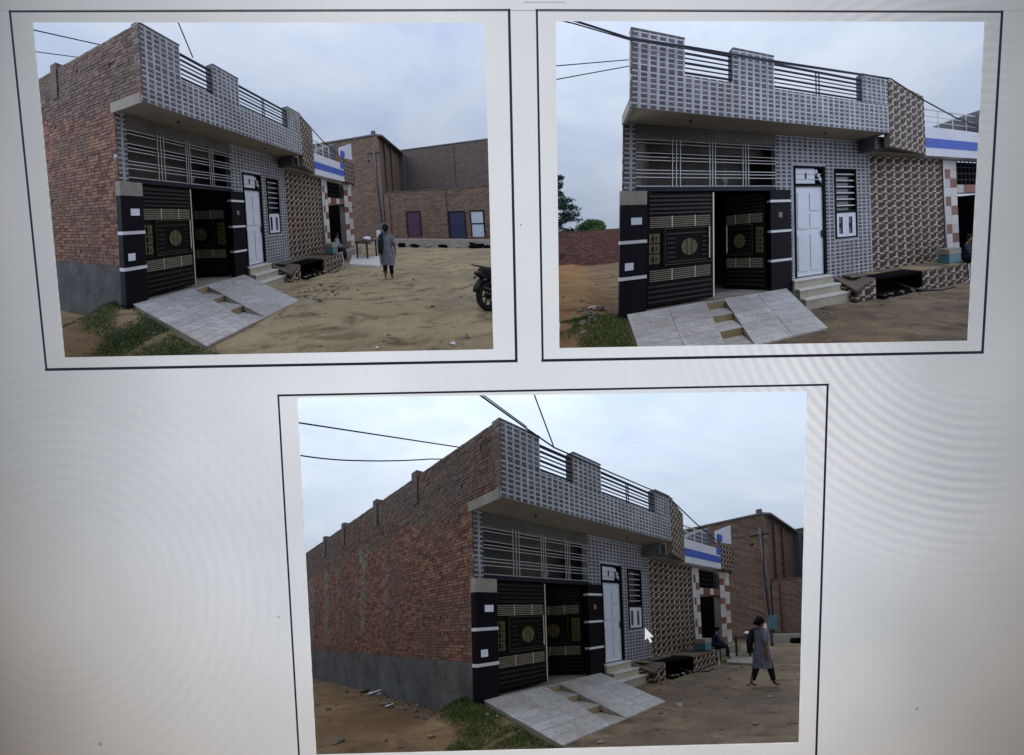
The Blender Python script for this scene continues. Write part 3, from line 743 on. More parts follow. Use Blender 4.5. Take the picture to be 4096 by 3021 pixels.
    for (a0, a1, b0, b1, nc) in ((.07, 1.48, .07, 1.20, 2), (1.85, 3.29, 1.62, 2.97, 2)):
        nr = 8
        for r in range(nr):
            f0, f1 = r / nr, (r + 1) / nr; va, vb_ = V0 + (V1 - V0) * f0 - .0045, V0 + (V1 - V0) * f1 + .0045
            for c in range(nc):
                g0, g1 = c / nc, (c + 1) / nc; e = .004
                A0_, A1_ = edge(a0, b0, f0), edge(a1, b1, f0); B0_, B1_ = edge(a0, b0, f1), edge(a1, b1, f1)
                t = rng.uniform(0, .004)
                h.part("ramp_tile", slab(edge(A0_, A1_, g0) + e, edge(A0_, A1_, g1) - e, edge(B0_, B1_, g0) + e, edge(B0_, B1_, g1) - e, va, vb_, -.012, .004 + t, MB()), "marble_tile", ramp)
    vs_ = (-.14, -.26, -.80, -1.37, -2.0); zs_ = (-.005, sl(-.80), sl(-1.37), sl(-1.98))
    for k in range(4):
        f0, f1 = (vs_[k] + .14) / -1.86, (vs_[k + 1] + .14) / -1.86
        l0, l1, r0, r1 = edge(1.48, 1.20, f0), edge(1.48, 1.20, f1), edge(1.85, 1.62, f0), edge(1.85, 1.62, f1)
        h.part("ramp_step", MB().hexa([(l1, vs_[k + 1], -.47), (r1, vs_[k + 1], -.47), (r0, vs_[k], -.47), (l0, vs_[k], -.47), (l1, vs_[k + 1], zs_[k] - .012), (r1, vs_[k + 1], zs_[k] - .012), (r0, vs_[k], zs_[k] - .012), (l0, vs_[k], zs_[k] - .012)]), "tan_stone", ramp)
        h.part("ramp_tread", MB().hexa([(l1, vs_[k + 1] - .004, zs_[k] - .0115), (r1, vs_[k + 1] - .004, zs_[k] - .0115), (r0, vs_[k], zs_[k] - .0115), (l0, vs_[k], zs_[k] - .0115), (l1, vs_[k + 1] - .004, zs_[k]), (r1, vs_[k + 1] - .004, zs_[k]), (r0, vs_[k], zs_[k]), (l0, vs_[k], zs_[k])]), "marble_tile", ramp)
    return h

# ------------------------------------------------------------------ the brown-tiled neighbour and the shop
def neighbour(i, label):
    h = Thing(i, "neighbouring_house", (7.4, 0, -.4), label, "house", "views of the brown-tiled neighbour")
    wall = h.part("wall", MB().box(WW + .002, 8.85, .008, .2, -.5, 3.0), "brown_grout")
    field(h, wall, "tile", "tilework", mosaic((WW, .008), (8.85, .008), (0, -1), .06, 2.94, 'brown'), 300, ("dark_tile",))
    a, b = np.array([WP + .02, -O_ + .012]), np.array([7.78, -.30]); d = (b - a) / np.linalg.norm(b - a); n = np.array([d[1], -d[0]])
    ao, bo = a - n * .15, b - n * .15
    fa = h.part("fascia", MB().hexa([(*a, 2.97), (*b, 2.97), (*bo, 2.97), (*ao, 2.97), (*a, 4.56), (*b, 4.56), (*bo, 4.56), (*ao, 4.56)]), "brown_grout")
    field(h, fa, "tile", "tilework", mosaic(a, b, n, 2.98, 4.55, 'brown'), 200, ("dark_tile",))
    h.part("soffit", MB().hexa([(5.75, -.30, 2.955), (*b, 2.955), (7.78, .006, 2.955), (5.60, .006, 2.955), (5.75, -.30, 2.968), (*b, 2.968), (7.78, .006, 2.968), (5.60, .006, 2.968)]), "concrete")
    h.part("beam", MB().box(5.62, 5.98, -.55, -.02, 2.975, 3.27), "dark_concrete")
    h.part("roof", MB().box(5.99, 8.85, -.1, 6, 3.01, 3.15), "dark_concrete")
    h.part("downpipe", MB().tube([(8.885, -.04, .05), (8.885, -.04, 2.92)], .026, 8), "lilac_paint", smooth=True)
    # tiled sitting platform with a culvert mouth
    pl = MB().hexa([(4.72, -.74, -.6), (5.32, -.74, -.6), (5.32, .004, -.6), (4.72, .004, -.6), (4.72, -.74, -.16), (5.32, -.74, .02), (5.32, .004, .03), (4.72, .004, .03)]).box(6.68, 8.46, -.92, .004, -.6, .03).box(5.32, 6.68, -.30, .004, -.6, .03)
    plat = h.part("platform", pl, "brown_grout")
    rng = random.Random(i); x = 4.95
    while x < 8.45:                                                  # worn, uneven top made of short slabs
        x1 = min(8.46, x + rng.uniform(.22, .42)); vf_ = (-.35 if x1 < 5.4 else -.30 if x < 6.6 else -.915); zt = .05 + rng.uniform(-.016, .016)
        h.part("platform_slab", MB().hexa([(x + .004, vf_ + rng.uniform(0, .03), .031), (x1 - .004, vf_ + rng.uniform(0, .03), .031), (x1 - .004, .004, .031), (x + .004, .004, .031),
               (x + .004, vf_ + rng.uniform(0, .03), zt), (x1 - .004, vf_ + rng.uniform(0, .03), zt + rng.uniform(-.01, .01)), (x1 - .004, .004, zt), (x + .004, .004, zt)]), rng.choice(("brown_tile", "brown_grout", "brown_grout", "tan_stone")), plat)
        x = x1
    h.part("culvert", MB().box(5.34, 6.66, -.31, -.302, -.6, .03).box(5.325, 5.335, -.73, -.31, -.6, .03).box(6.665, 6.675, -.91, -.31, -.6, .03).box(5.336, 6.664, -.95, -.311, -.5, -.36), "dark_void", plat)  # near-black lining puts the shade of the opening into the colour
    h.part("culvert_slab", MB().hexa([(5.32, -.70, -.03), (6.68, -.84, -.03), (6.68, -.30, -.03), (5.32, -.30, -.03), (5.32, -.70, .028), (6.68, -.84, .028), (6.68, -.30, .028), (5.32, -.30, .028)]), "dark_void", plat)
    cs = mosaic((4.72, -.748), (5.32, -.748), (0, -1), -.55, .03, 'brown') + mosaic((6.68, -.928), (8.46, -.928), (0, -1), -.55, .03, 'brown') + mosaic((4.712, 0), (4.712, -.74), (-1, 0), -.55, .03, 'brown')
    cs = [c for c in cs if c[0][0] > 5.33 or c[0][2] + .03 < -.16 + .30 * (c[0][0] - 4.72) + (.19 * (1 + c[0][1] / .74) if c[0][0] < 4.72 else 0)]
    field(h, plat, "tile", "tilework", cs, 300, None)
    for k in range(5): h.part("broken_edge", MB().ball((5.36 + .3 * k + rng.uniform(0, .1), -.84 - .03 * k, -.40 + rng.uniform(-.03, .03)), (rng.uniform(.05, .10), .07, .06), 7, 5, rough=.9), "stone", plat)
    h.part("drain_hose", MB().tube([(6.1, -.5, -.15), (6.25, -.75, -.28), (6.5, -1.0, -.38), (6.95, -1.25, -.41), (7.5, -1.2, -.41)], .018, 7), "cable", smooth=True)
    h.part("water_pipe", MB().tube([(8.48, -.95, .0), (8.49, -.97, -.2), (8.40, -1.02, -.36), (8.1, -1.1, -.40)], .012, 6), "lilac_paint", smooth=True)
    return h

def shop(i, label):
    h = Thing(i, "shop_building", (10.6, 0, -.4), label, "shop", "views of the shop")
    w = MB().box(8.93, 9.55, .02, .3, -.5, 2.93).box(11.62, 12.75, .02, .3, -.5, 2.93).box(9.55, 11.62, .02, .3, 1.95, 2.2).box(8.93, 12.75, 2.4, 2.5, -.5, 2.93)
    wall = h.part("wall", w, "plaster")
    k = 0
    for (u0, u1, nb) in ((8.94, 9.56, 2), (11.61, 12.74, 2)):
        for r in range(11):
            for c in range(nb):
                a, b = u0 + (u1 - u0) * c / nb, u0 + (u1 - u0) * (c + 1) / nb
                h.part("wall_block", MB().box(a + .004, b - .004, .005, .02, -.03 + r * .268, -.03 + r * .268 + .262), "red_block" if (r + c) % 3 == 0 else "white_block", wall)
    for c in range(6):
        a = 9.56 + c * .34; h.part("wall_block", MB().box(a + .004, a + .336, .006, .02, 1.955, 2.195), "red_block" if c % 3 else "white_block", wall)
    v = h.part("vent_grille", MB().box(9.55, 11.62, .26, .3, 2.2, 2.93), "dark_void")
    for z in (2.36, 2.55, 2.74): h.part("vent_bar", MB().bar((9.55, .1, z), (11.62, .1, z), .013), "iron", v)
    for u in range(9): h.part("vent_bar", MB().bar((9.75 + u * .21, .112, 2.2), (9.75 + u * .21, .112, 2.93), .011), "iron", v)
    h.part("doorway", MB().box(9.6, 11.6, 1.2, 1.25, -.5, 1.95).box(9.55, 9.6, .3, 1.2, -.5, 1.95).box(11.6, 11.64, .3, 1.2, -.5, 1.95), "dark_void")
    h.part("floor", MB().box(9.0, 12.7, -.35, 2.4, -.6, -.10), "concrete")
    fa = h.part("fascia", MB().box(7.79, 11.05, -.30, .2, 2.945, 3.74), "lilac_paint")
    h.part("blue_stripe", MB().box(7.792, 11.052, -.306, -.2995, 3.17, 3.43), "blue_paint", fa)
    po = h.part("tiled_post", MB().box(11.06, 12.55, -.30, .1, 2.96, 4.0), "brown_grout")
    field(h, po, "tile", "tilework", mosaic((11.06, -.308), (12.55, -.308), (0, -1), 2.97, 3.99, 'brown'), 120, ("dark_tile",))
    sg = h.part("sign_sheet", MB().hexa([(10.75, -.26, 4.0), (12.5, -.26, 4.12), (12.5, -.22, 4.12), (10.75, -.22, 4.0), (10.75, -.26, 4.42), (12.5, -.26, 4.92), (12.5, -.22, 4.92), (10.75, -.22, 4.42)]), "lilac_paint")
    for u, z in ((10.86, 4.06), (10.62, 3.5)): h.part("sign_mark", MB().box(u, u + .42, -.318, -.262 if z > 4 else -.3065, z, z + .26), "blue_paint", sg)
    r = h.part("terrace_railing", MB().bar((7.9, .15, 4.42), (10.9, .15, 4.42), .016), "silver")
    for z in (3.9, 4.06, 4.22): h.part("rail_bar", MB().bar((7.9, .15, z), (10.9, .15, z), .009), "silver", r)
    for u in (8.3, 9.0, 9.7, 10.4): h.part("rail_post", MB().bar((u, .152, 3.74), (u, .152, 4.42), .012), "silver", r)
    st_ = MB().hexa([(9.35, .5, 3.85), (12.2, .5, 4.15), (12.2, 1.2, 4.15), (9.35, 1.2, 3.85), (9.35, .5, 4.08), (12.2, .5, 4.95), (12.2, 1.2, 4.95), (9.35, 1.2, 4.08)])
    h.part("stair_slab", st_, "dark_concrete")
    return h

HL = {1: "corner house with grey tiled parapet and black gate, grassy bank beside its marble ramp",
      2: "corner house seen squarely to its tiled front, with trees and red boundary wall behind it",
      3: "corner house whose long brick side wall runs far back beside bare brown earth"}
HP = {1: 300, 2: 0, 3: 300}
for i, L in ((1, 6.0), (2, 6.0), (3, 14.5)):
    corner_house(i, L, HL[i], HP[i])
neighbour(1, "brown checker-tiled house beside the corner house, in the lane where a motorcycle is parked")
neighbour(2, "brown checker-tiled house with culvert beside the squarely seen corner house")
neighbour(3, "brown checker-tiled house between the long brick-walled house and the shop")
shop(1, "small shop with blue-striped white fascia in the lane with a motorcycle")
shop(2, "blue-striped shop front, only its near pillar and doorway side in view")
shop(3, "small shop with blue-striped white fascia behind a person walking with a stride")

# ------------------------------------------------------------------ people
def skin_mesh(i, nodes, edges, org, yaw, sub=2):
    """a body grown over a skeleton, in plot coordinates"""
    me = bpy.data.meshes.new("tmp"); me.from_pydata([n[0] for n in nodes], edges, [])
    o = bpy.data.objects.new("tmp", me); COL.objects.link(o)
    sk = o.modifiers.new("s", 'SKIN'); sk.use_smooth_shade = True
    for k, n in enumerate(nodes): 
        r = n[1]; me.skin_vertices[0].data[k].radius = (r, r) if np.isscalar(r) else r
    me.skin_vertices[0].data[0].use_root = True
    ss = o.modifiers.new("b", 'SUBSURF'); ss.levels = sub; ss.render_levels = sub
    dg = bpy.context.evaluated_depsgraph_get(); ev = bpy.data.meshes.new_from_object(o.evaluated_get(dg))
    mb = MB(); c, s = math.cos(yaw), math.sin(yaw)
    mb.v = [(org[0] + c * v.co.x - s * v.co.y, org[1] + s * v.co.x + c * v.co.y, org[2] + v.co.z) for v in ev.vertices]
    mb.f = [tuple(p.vertices) for p in ev.polygons]; mb.m = [0] * len(mb.f)
    bpy.data.objects.remove(o); bpy.data.meshes.remove(ev); return mb

def lathe(i, rings, org, yaw, n=20, wave=0):
    """garment: rings of (x,y,z,rx,ry)"""
    mb = MB(); c, s = math.cos(yaw), math.sin(yaw)
    for k, (x, y, z, rx, ry) in enumerate(rings):
        for a in range(n):
            t = 2 * math.pi * a / n; q = 1 + wave * (k / len(rings)) ** 2 * math.sin(t * 6 + k)
            px, py = x + rx * q * math.cos(t), y + ry * q * math.sin(t)
            mb.v.append((org[0] + c * px - s * py, org[1] + s * px + c * py, org[2] + z))
    for k in range(len(rings) - 1):
        for a in range(n):
            b = (a + 1) % n; mb.f.append((k * n + a, k * n + b, (k + 1) * n + b, (k + 1) * n + a))
    mb.f.append(tuple(range(n))); mb.m = [0] * len(mb.f); return mb

def walker(i, at, yaw, stride, label):
    """person seen from behind, walking; local x is forward, y is to the person's left"""
    k = .90; z = lambda q: q * k
    t = Thing(i, "person", at, label, "person"); org = at
    sR, sL = stride, -stride
    N = []; Ed = []
    def nd(p, r): N.append((tuple(q * k for q in p), (r[0] * k, r[1] * k) if not np.isscalar(r) else r * k)); return len(N) - 1
    pel = nd((0, 0, .92), (.115, .15)); ch = nd((.02, 0, 1.18), (.10, .14)); sh = nd((.01, 0, 1.36), (.085, .13)); nk = nd((.01, 0, 1.45), .055); hd = nd((.03, 0, 1.54), .088); ht = nd((.02, 0, 1.64), .075)
    Ed += [(pel, ch), (ch, sh), (sh, nk), (nk, hd), (hd, ht)]
    for sgn, st_ in ((1, sL), (-1, sR)):
        hp = nd((0, sgn * .09, .86), .095); kn = nd((st_ * .45 + .03, sgn * .10, .48), .062); an = nd((st_ * .95 - (.05 if st_ < 0 else 0), sgn * .10, .085), .038); toe = nd((st_ * .95 + .13, sgn * .11, .03), .03)
        Ed += [(pel, hp), (hp, kn), (kn, an), (an, toe)]
        sd = nd((0, sgn * .17, 1.34), .058); el = nd((-.03 - st_ * .25, sgn * .25, 1.08), .043); wr = nd((.05 - st_ * .55, sgn * .27, .85), .028); pm = nd((.06 - st_ * .6, sgn * .27, .79), (.020, .034))
        Ed += [(sh, sd), (sd, el), (el, wr), (wr, pm)]
        for q, (dy, ln) in enumerate(((-.022, .07), (-.008, .08), (.008, .085), (.022, .065))):
            a = nd((.065 - st_ * .62 + dy, sgn * .27, .745), .0085); b = nd((.075 - st_ * .62 + dy, sgn * .263, .745 - ln), .0075); Ed += [(pm, a), (a, b)]
        th = nd((.105 - st_ * .6, sgn * .255, .77), .009); th2 = nd((.12 - st_ * .6, sgn * .25, .73), .008); Ed += [(pm, th), (th, th2)]
    body = t.part("body", skin_mesh(i, N, Ed, org, yaw, 1), "skin", smooth=True)
    # nose and ears on the head turned away, hair over it
    c, s = math.cos(yaw), math.sin(yaw)
    P = lambda x, y, zz: (org[0] + (c * x - s * y) * k, org[1] + (s * x + c * y) * k, org[2] + zz * k)
    t.part("hair", MB().ball(P(-.005, 0, 1.62), (.108 * k, .108 * k, .115 * k), 14, 9, rough=.12).ball(P(-.10, 0, 1.58), (.075 * k, .075 * k, .07 * k), 10, 7), "hair", smooth=True)
    t.part("kurta", lathe(i, [tuple(q * k for q in r) for r in ((.01, 0, 1.43, .06, .09), (.01, 0, 1.37, .12, .20), (.02, 0, 1.2, .14, .19), (.0, 0, 1.0, .15, .18), (.0, 0, .85, .185, .215), (.0, 0, .62, .20, .225), (.0, 0, .47, .21 + abs(stride) * .15, .23))], org, yaw, 24, .06), "kurta", smooth=True)
    for sgn, st_ in ((1, sL), (-1, sR)):
        mb = MB().tube([P(-.0, sgn * .165, 1.36), P(-.02 - st_ * .15, sgn * .22, 1.2), P(-.03 - st_ * .25, sgn * .25, 1.07)], [.078 * k, .07 * k, .062 * k], 10); t.part("sleeve", mb, "kurta", smooth=True)
        mb = MB().tube([P(0, sgn * .09, .8), P(st_ * .45 + .03, sgn * .10, .48), P(st_ * .85, sgn * .10, .17)], [.115 * k, .085 * k, .058 * k], 10); t.part("trouser_leg", mb, "dark_cloth", smooth=True)
    mb = MB().tube([P(.12, .05, 1.2), P(.05, .13, 1.42), P(-.10, .17, 1.36), P(-.17, .19, 1.1), P(-.16, .21, .82)], [.05 * k, .06 * k, .075 * k, .085 * k, .07 * k], 10); t.part("scarf", mb, "dark_cloth", smooth=True)
    return t

def sitter(i, at, yaw, cloth, label):
    k = .86; t = Thing(i, "person", at, label, "person"); org = at
    N = []; Ed = []
    def nd(p, r): N.append((tuple(q * k for q in p), (r[0] * k, r[1] * k) if not np.isscalar(r) else r * k)); return len(N) - 1
    pel = nd((0, 0, .52), (.12, .15)); ch = nd((.06, 0, .78), (.10, .14)); sh = nd((.10, 0, .98), (.085, .13)); nk = nd((.13, 0, 1.06), .05); hd = nd((.16, 0, 1.15), .085); ht = nd((.15, 0, 1.24), .075)
    Ed += [(pel, ch), (ch, sh), (sh, nk), (nk, hd), (hd, ht)]
    for sgn in (1, -1):
        hp = nd((.06, sgn * .10, .50), .095); kn = nd((.46, sgn * .14, .52), .07); an = nd((.48, sgn * .13, .09), .042); toe = nd((.62, sgn * .14, .03), .032); Ed += [(pel, hp), (hp, kn), (kn, an), (an, toe)]
        sd = nd((.10, sgn * .17, .96), .056); el = nd((.20, sgn * .25, .72), .042); wr = nd((.42, sgn * .16, .62), .028); pm = nd((.48, sgn * .13, .61), (.034, .02)); Ed += [(sh, sd), (sd, el), (el, wr), (wr, pm)]
        for dy in (-.024, -.008, .008, .024):
            a = nd((.52, sgn * .12 + dy, .605), .0085); b = nd((.555, sgn * .12 + dy, .57), .0075); Ed += [(pm, a), (a, b)]
        th = nd((.50, sgn * .07, .62), .009); Ed += [(pm, th)]
    t.part("body", skin_mesh(i, N, Ed, org, yaw, 1), "skin", smooth=True)
    c, s = math.cos(yaw), math.sin(yaw)
    P = lambda x, y, zz: (org[0] + (c * x - s * y) * k, org[1] + (s * x + c * y) * k, org[2] + zz * k)
    t.part("hair", MB().ball(P(.135, 0, 1.22), (.10 * k, .10 * k, .085 * k), 12, 8, rough=.1), "hair", smooth=True)
    t.part("shirt", lathe(i, [tuple(q * k for q in r) for r in ((.12, 0, 1.05, .06, .07), (.10, 0, .99, .11, .19), (.07, 0, .8, .13, .18), (.02, 0, .6, .145, .18), (0, 0, .48, .16, .19))], org, yaw, 20, .05), cloth, smooth=True)
    for sgn in (1, -1):
        t.part("sleeve", MB().tube([P(.10, sgn * .165, .98), P(.20, sgn * .25, .72), P(.34, sgn * .20, .655)], [.072 * k, .06 * k, .05 * k], 10), cloth, smooth=True)
        t.part("trouser_leg", MB().tube([P(.0, sgn * .09, .51), P(.46, sgn * .14, .52), P(.485, sgn * .13, .35), P(.48, sgn * .13, .12)], [.115 * k, .09 * k, .08 * k, .06 * k], 10), "dark_cloth", smooth=True)
    return t

walker(1, (6.34, -3.29, -.42), R(8), .05, "person seen from behind in a grey patterned tunic standing on the lane")
walker(3, (5.36, -3.13, -.42), R(-34), .25, "person mid-stride in a grey patterned tunic with a dark scarf")
sitter(2, (9.0, -.55, -.36), R(-80), "navy_cloth", "person in dark navy clothes sitting by the dark shop doorway")
sitter(3, (9.3, -.55, -.36), R(-70), "navy_cloth", "person in dark clothes sitting on a stool before the shop doorway, beside a crate")
sitter(1, (9.3, -.3, -.36), R(-80), "pale_cloth", "person in a pale shirt sitting inside the shop doorway")
SEAT = {1: 'pale shirt', 2: 'navy top', 3: 'dark clothes beyond the pedestrian'}
def stool(i, at, label):
    t = Thing(i, "stool", at, label, "stool", "stools under the sitting people"); u, v, z = at
    t.part("seat", MB().box(u - .16, u + .16, v - .16, v + .16, z + .335, z + .37), "bark")
    for a in (-.13, .13):
        for b in (-.13, .13): t.part("leg", MB().bar((u + a, v + b, z - .08), (u + a, v + b, z + .335), .016), "bark")
for i, at in ((2, (9.0, -.55, -.36)), (3, (9.3, -.55, -.36)), (1, (9.3, -.3, -.36))): stool(i, at, "low wooden stool under the sitting person in " + SEAT[i])
def crate(i, at, label):
    u, v, z = at; t = Thing(i, "crate", at, label, "crate", "crates on the tiled platform")
    t.part("body", MB().box(u - .25, u + .25, v - .17, v + .17, z, z + .22), "turquoise"); t.part("lid", MB().box(u - .26, u + .26, v - .18, v + .18, z + .2205, z + .36), "concrete")
for i, at in ((1, (8.2, -.6, .072)), (2, (8.2, -.6, .072)), (3, (8.2, -.6, .072))): crate(i, at, "turquoise crate with pale lid beside the sitting person in " + SEAT[i])

# ------------------------------------------------------------------ motorcycle
def motorcycle(i):
    u, vr, zg = 3.9, -5.82, -.41; r = .27
    t = Thing(i, "motorcycle", (u, vr - .5, zg), "black motorcycle parked on the lane with its tail and exhaust in view", "motorcycle")
    ang = R(48); ca, sa = math.cos(ang), math.sin(ang); plain = t.part
    def turned(name, mb, *a, **k):              # heading away to the far side of the lane
        mb.v = [(u + ca * (x - u) - sa * (y - vr), vr + sa * (x - u) + ca * (y - vr), z) for x, y, z in mb.v]
        return plain(name, mb, *a, **k)
    t.part = turned
    def wheel(v):
        tb = MB(); path = [(u, v + (r - .05) * math.cos(a), zg + r + (r - .05) * math.sin(a)) for a in np.linspace(0, 2 * math.pi, 25)]
        tb.tube(path, .055, 8, cap=False); w = t.part("wheel", tb, "rubber", smooth=True)
        rb = MB().tube([(u, v + (r - .10) * math.cos(a), zg + r + (r - .10) * math.sin(a)) for a in np.linspace(0, 2 * math.pi, 25)], .014, 6, cap=False)
        t.part("rim", rb, "bike_black", w)
        hb = MB().tube([(u - .06, v, zg + r), (u + .06, v, zg + r)], .045, 10)
        for a in range(6):
            q = a * math.pi / 3; hb.bar((u, v, zg + r), (u, v + (r - .10) * math.cos(q), zg + r + (r - .10) * math.sin(q)), .012)
        t.part("spokes", hb, "bike_black", w)
    wheel(vr); wheel(vr - 1.1)
    fr = MB().tube([(u, vr, zg + r), (u, vr - .35, zg + .30), (u, vr - .7, zg + .32), (u, vr - .86, zg + .66)], .025, 8).tube([(u, vr - .86, zg + .68), (u, vr - .4, zg + .56), (u, vr + .12, zg + .62)], .022, 8)
    t.part("frame", fr, "bike_black", smooth=True)
    t.part("engine", MB().box(u - .11, u + .11, vr - .66, vr - .38, zg + .2, zg + .44).tube([(u, vr - .6, zg + .42), (u, vr - .68, zg + .56)], .075, 10), "chrome")
    t.part("fuel_tank", MB().ball((u, vr - .64, zg + .70), (.12, .24, .11), 14, 9), "bike_black", smooth=True)
    t.part("seat", MB().tube([(u, vr - .45, zg + .67), (u, vr - .15, zg + .68), (u, vr + .12, zg + .73)], [.09, .10, .07], 10), "rubber", smooth=True)
    t.part("tail", MB().tube([(u, vr - .05, zg + .62), (u, vr + .2, zg + .68), (u, vr + .27, zg + .70)], [.08, .06, .03], 10), "bike_black", smooth=True)
    t.part("rear_fender", MB().tube([(u, vr + (r + .05) * math.cos(a), zg + r + (r + .05) * math.sin(a)) for a in np.linspace(.3, 1.9, 9)], .05, 8), "bike_black", smooth=True)
    t.part("front_fender", MB().tube([(u, vr - 1.1 + (r + .04) * math.cos(a), zg + r + (r + .04) * math.sin(a)) for a in np.linspace(.6, 2.4, 9)], .045, 8), "bike_black", smooth=True)
    t.part("exhaust", MB().tube([(u - .13, vr - .5, zg + .26), (u - .16, vr - .15, zg + .30), (u - .17, vr + .1, zg + .40)], [.02, .035, .042], 10), "chrome", smooth=True)
    t.part("exhaust_tip", MB().tube([(u - .17, vr + .1, zg + .40), (u - .175, vr + .24, zg + .455)], [.045, .04], 10), "bike_black", smooth=True)
    t.part("rear_shock", MB().tube([(u - .09, vr, zg + r), (u - .09, vr - .12, zg + .58)], .025, 8), "chrome", smooth=True)
    for s in (-1, 1): t.part("fork", MB().tube([(u + s * .07, vr - 1.1, zg + r), (u + s * .07, vr - .9, zg + .78)], .02, 8), "chrome", smooth=True)
    t.part("handlebar", MB().tube([(u - .3, vr - .72, zg + .86), (u - .1, vr - .86, zg + .84), (u + .1, vr - .86, zg + .84), (u + .3, vr - .72, zg + .86)], .014, 8), "bike_black", smooth=True)
    t.part("headlight", MB().ball((u, vr - 1.0, zg + .76), (.085, .07, .085), 12, 8), "bike_black", smooth=True)
    for s in (-1, 1):
        t.part("mirror", MB().tube([(u + s * .18, vr - .82, zg + .86), (u + s * .24, vr - .78, zg + 1.02)], .007, 6).ball((u + s * .25, vr - .78, zg + 1.04), (.06, .015, .04), 10, 6), "bike_black", smooth=True)
        t.part("indicator", MB().ball((u + s * .12, vr + .16, zg + .60), (.03, .03, .025), 8, 6), "gold", smooth=True)
    t.part("luggage_rack", MB().tube([(u - .08, vr - .02, zg + .78), (u - .08, vr + .26, zg + .84), (u + .08, vr + .26, zg + .84), (u + .08, vr - .02, zg + .78)], .012, 6), "bike_black")
motorcycle(1)

# ------------------------------------------------------------------ far buildings
def far_buildings(i, note):
    t = Thing(i, "brick_warehouse", (21, 5, -.4), "tall brown brick warehouse with dark roof edge behind the shop" + note, "building", "views of the tall warehouse")
    t.part("wall", MB().box(18, 25, -.27, 11, -.5, 6.42), "far_brick")
    t.part("roof_edge", MB().hexa([(17.95, -.62, 6.30), (25.2, -.62, 6.30), (25.2, -.1, 6.43), (17.95, -.1, 6.43), (17.95, -.62, 6.40), (25.2, -.62, 6.40), (25.2, -.1, 6.55), (17.95, -.1, 6.55)]), "dark_concrete")
    t.part("roof_edge", MB().box(17.93, 18.2, -.1, 11.1, 6.43, 6.52), "dark_concrete")
    t.part("finial", MB().box(17.98, 18.2, -.12, .14, 6.53, 6.74), "far_brick_grey")
    for v in (-.20, 2.4, 5.2): t.part("pilaster", MB().box(17.88, 17.99, v - .18, v + .18, -.45, 6.1), "far_brick")
    for u in (19.6, 21.6): t.part("pilaster", MB().box(u - .15, u + .15, -.40, -.28, 2.7, 6.2), "far_brick")
    rng = random.Random(3)
    for k in range(9): 
        v, z = rng.uniform(.3, 6), rng.uniform(.8, 5.6); t.part("putlog_hole", MB().box(17.985, 18.0, v, v + .13, z, z + .11), "dark_void")
    b = Thing(i, "long_brick_building", (27, -6, -.4), "long plain brown brick building rising behind the low brick row" + note, "building", "views of the long building")
    b.part("wall", MB().box(26, 30, -10.0, -.28, -.5, 6.72), "far_brick_grey")
    b.part("roof_edge", MB().box(25.95, 30, -10.03, -.25, 6.721, 6.80), "dark_concrete")
    b.part("pilaster", MB().box(25.88, 25.99, -4.5, -4.2, -.4, 6.6), "far_brick_grey")
    b.part("gap_shade", MB().box(25.0, 25.99, -.62, .3, -.5, 6.35), "dark_concrete")  # dark fill standing in for the shadow between the two buildings
    l = Thing(i, "low_brick_row", (18.5, -4, -.4), "low brown brick row with purple and blue doors" + note, "building", "views of the low row")
    l.part("wall", MB().box(18, 21.5, -8.75, -.42, -.5, 2.78), "far_brick")
    l.part("coping", MB().box(17.97, 21.5, -8.77, -.40, 2.781, 2.83), "far_brick_grey")
    for v in (-.6, -4.05): l.part("pilaster", MB().box(17.9, 17.99, v - .16, v + .16, -.45, 2.7), "far_brick")
    for v0, v1, z0, z1, m in ((-2.62, -1.84, .12, 1.55, "purple_door"), (-5.15, -4.32, .06, 1.47, "blue_door")):
        d = l.part("door", MB().box(17.97, 17.99, v0, v1, z0, z1), m)
        l.part("door_frame", MB().box(17.94, 17.985, v0 - .05, v0, z0, z1 + .05).box(17.94, 17.985, v1, v1 + .05, z0, z1 + .05).box(17.94, 17.984, v0, v1, z1, z1 + .05), "gate_brown", d)
        l.part("door_rail", MB().box(17.955, 17.97, v0 + .06, v1 - .06, (z0 + z1) / 2 - .03, (z0 + z1) / 2 + .03), m, d)
    w = l.part("shutter_window", MB().box(17.94, 17.985, -6.16, -6.10, .1, 1.53).box(17.94, 17.985, -5.50, -5.44, .1, 1.53).box(17.94, 17.984, -6.1, -5.5, 1.46, 1.53).box(17.94, 17.984, -6.1, -5.5, .78, .84), "gate_brown")
    for k in range(2): l.part("pane", MB().box(17.965, 17.98, -6.1, -5.5, (.1, .84)[k], (.78, 1.46)[k]), "shutter", w)
    l.part("ledge", MB().box(17.1, 17.89, -8.65, .4, -.6, -.02), "concrete")
    rng = random.Random(9 + i)
    for k in range(7):
        v = -1.6 - k * .78 + rng.uniform(-.1, .1); z = -.40
        pale = k in (2, 4); a = rng.uniform(.10, .16) if pale else rng.uniform(.2, .36)
        sb = MB().ball((16.9, v, z + a * .25), (.2, a, a * (.55 if pale else .45)), 9, 6, rough=.9)
        o = solo(i, "sack" if pale else "rubble_heap", (16.9, v, z), sb, "concrete" if pale else "dark_void", ("small pale sack lying" if pale else "dark heap of rubbish lying") + " at the ledge of the low row" + note, "sack" if pale else "heap", ("pale sacks" if pale else "dark heaps") + " along the ledge" + note)
    p = Thing(i, "utility_pole", (15, -.95, -.4), "slim leaning electric pole with a meter box near the warehouse" + note, "pole", "views of the electric pole")
    p.part("shaft", MB().tube([(15, -1.0, -.5), (15, -.95, 2.5), (15, -.75, 5.1)], [.075, .065, .05], 8), "dark_concrete", smooth=True)
    p.part("crossarm", MB().bar((15, -1.15, 4.75), (15, -.35, 4.75), .03), "iron")
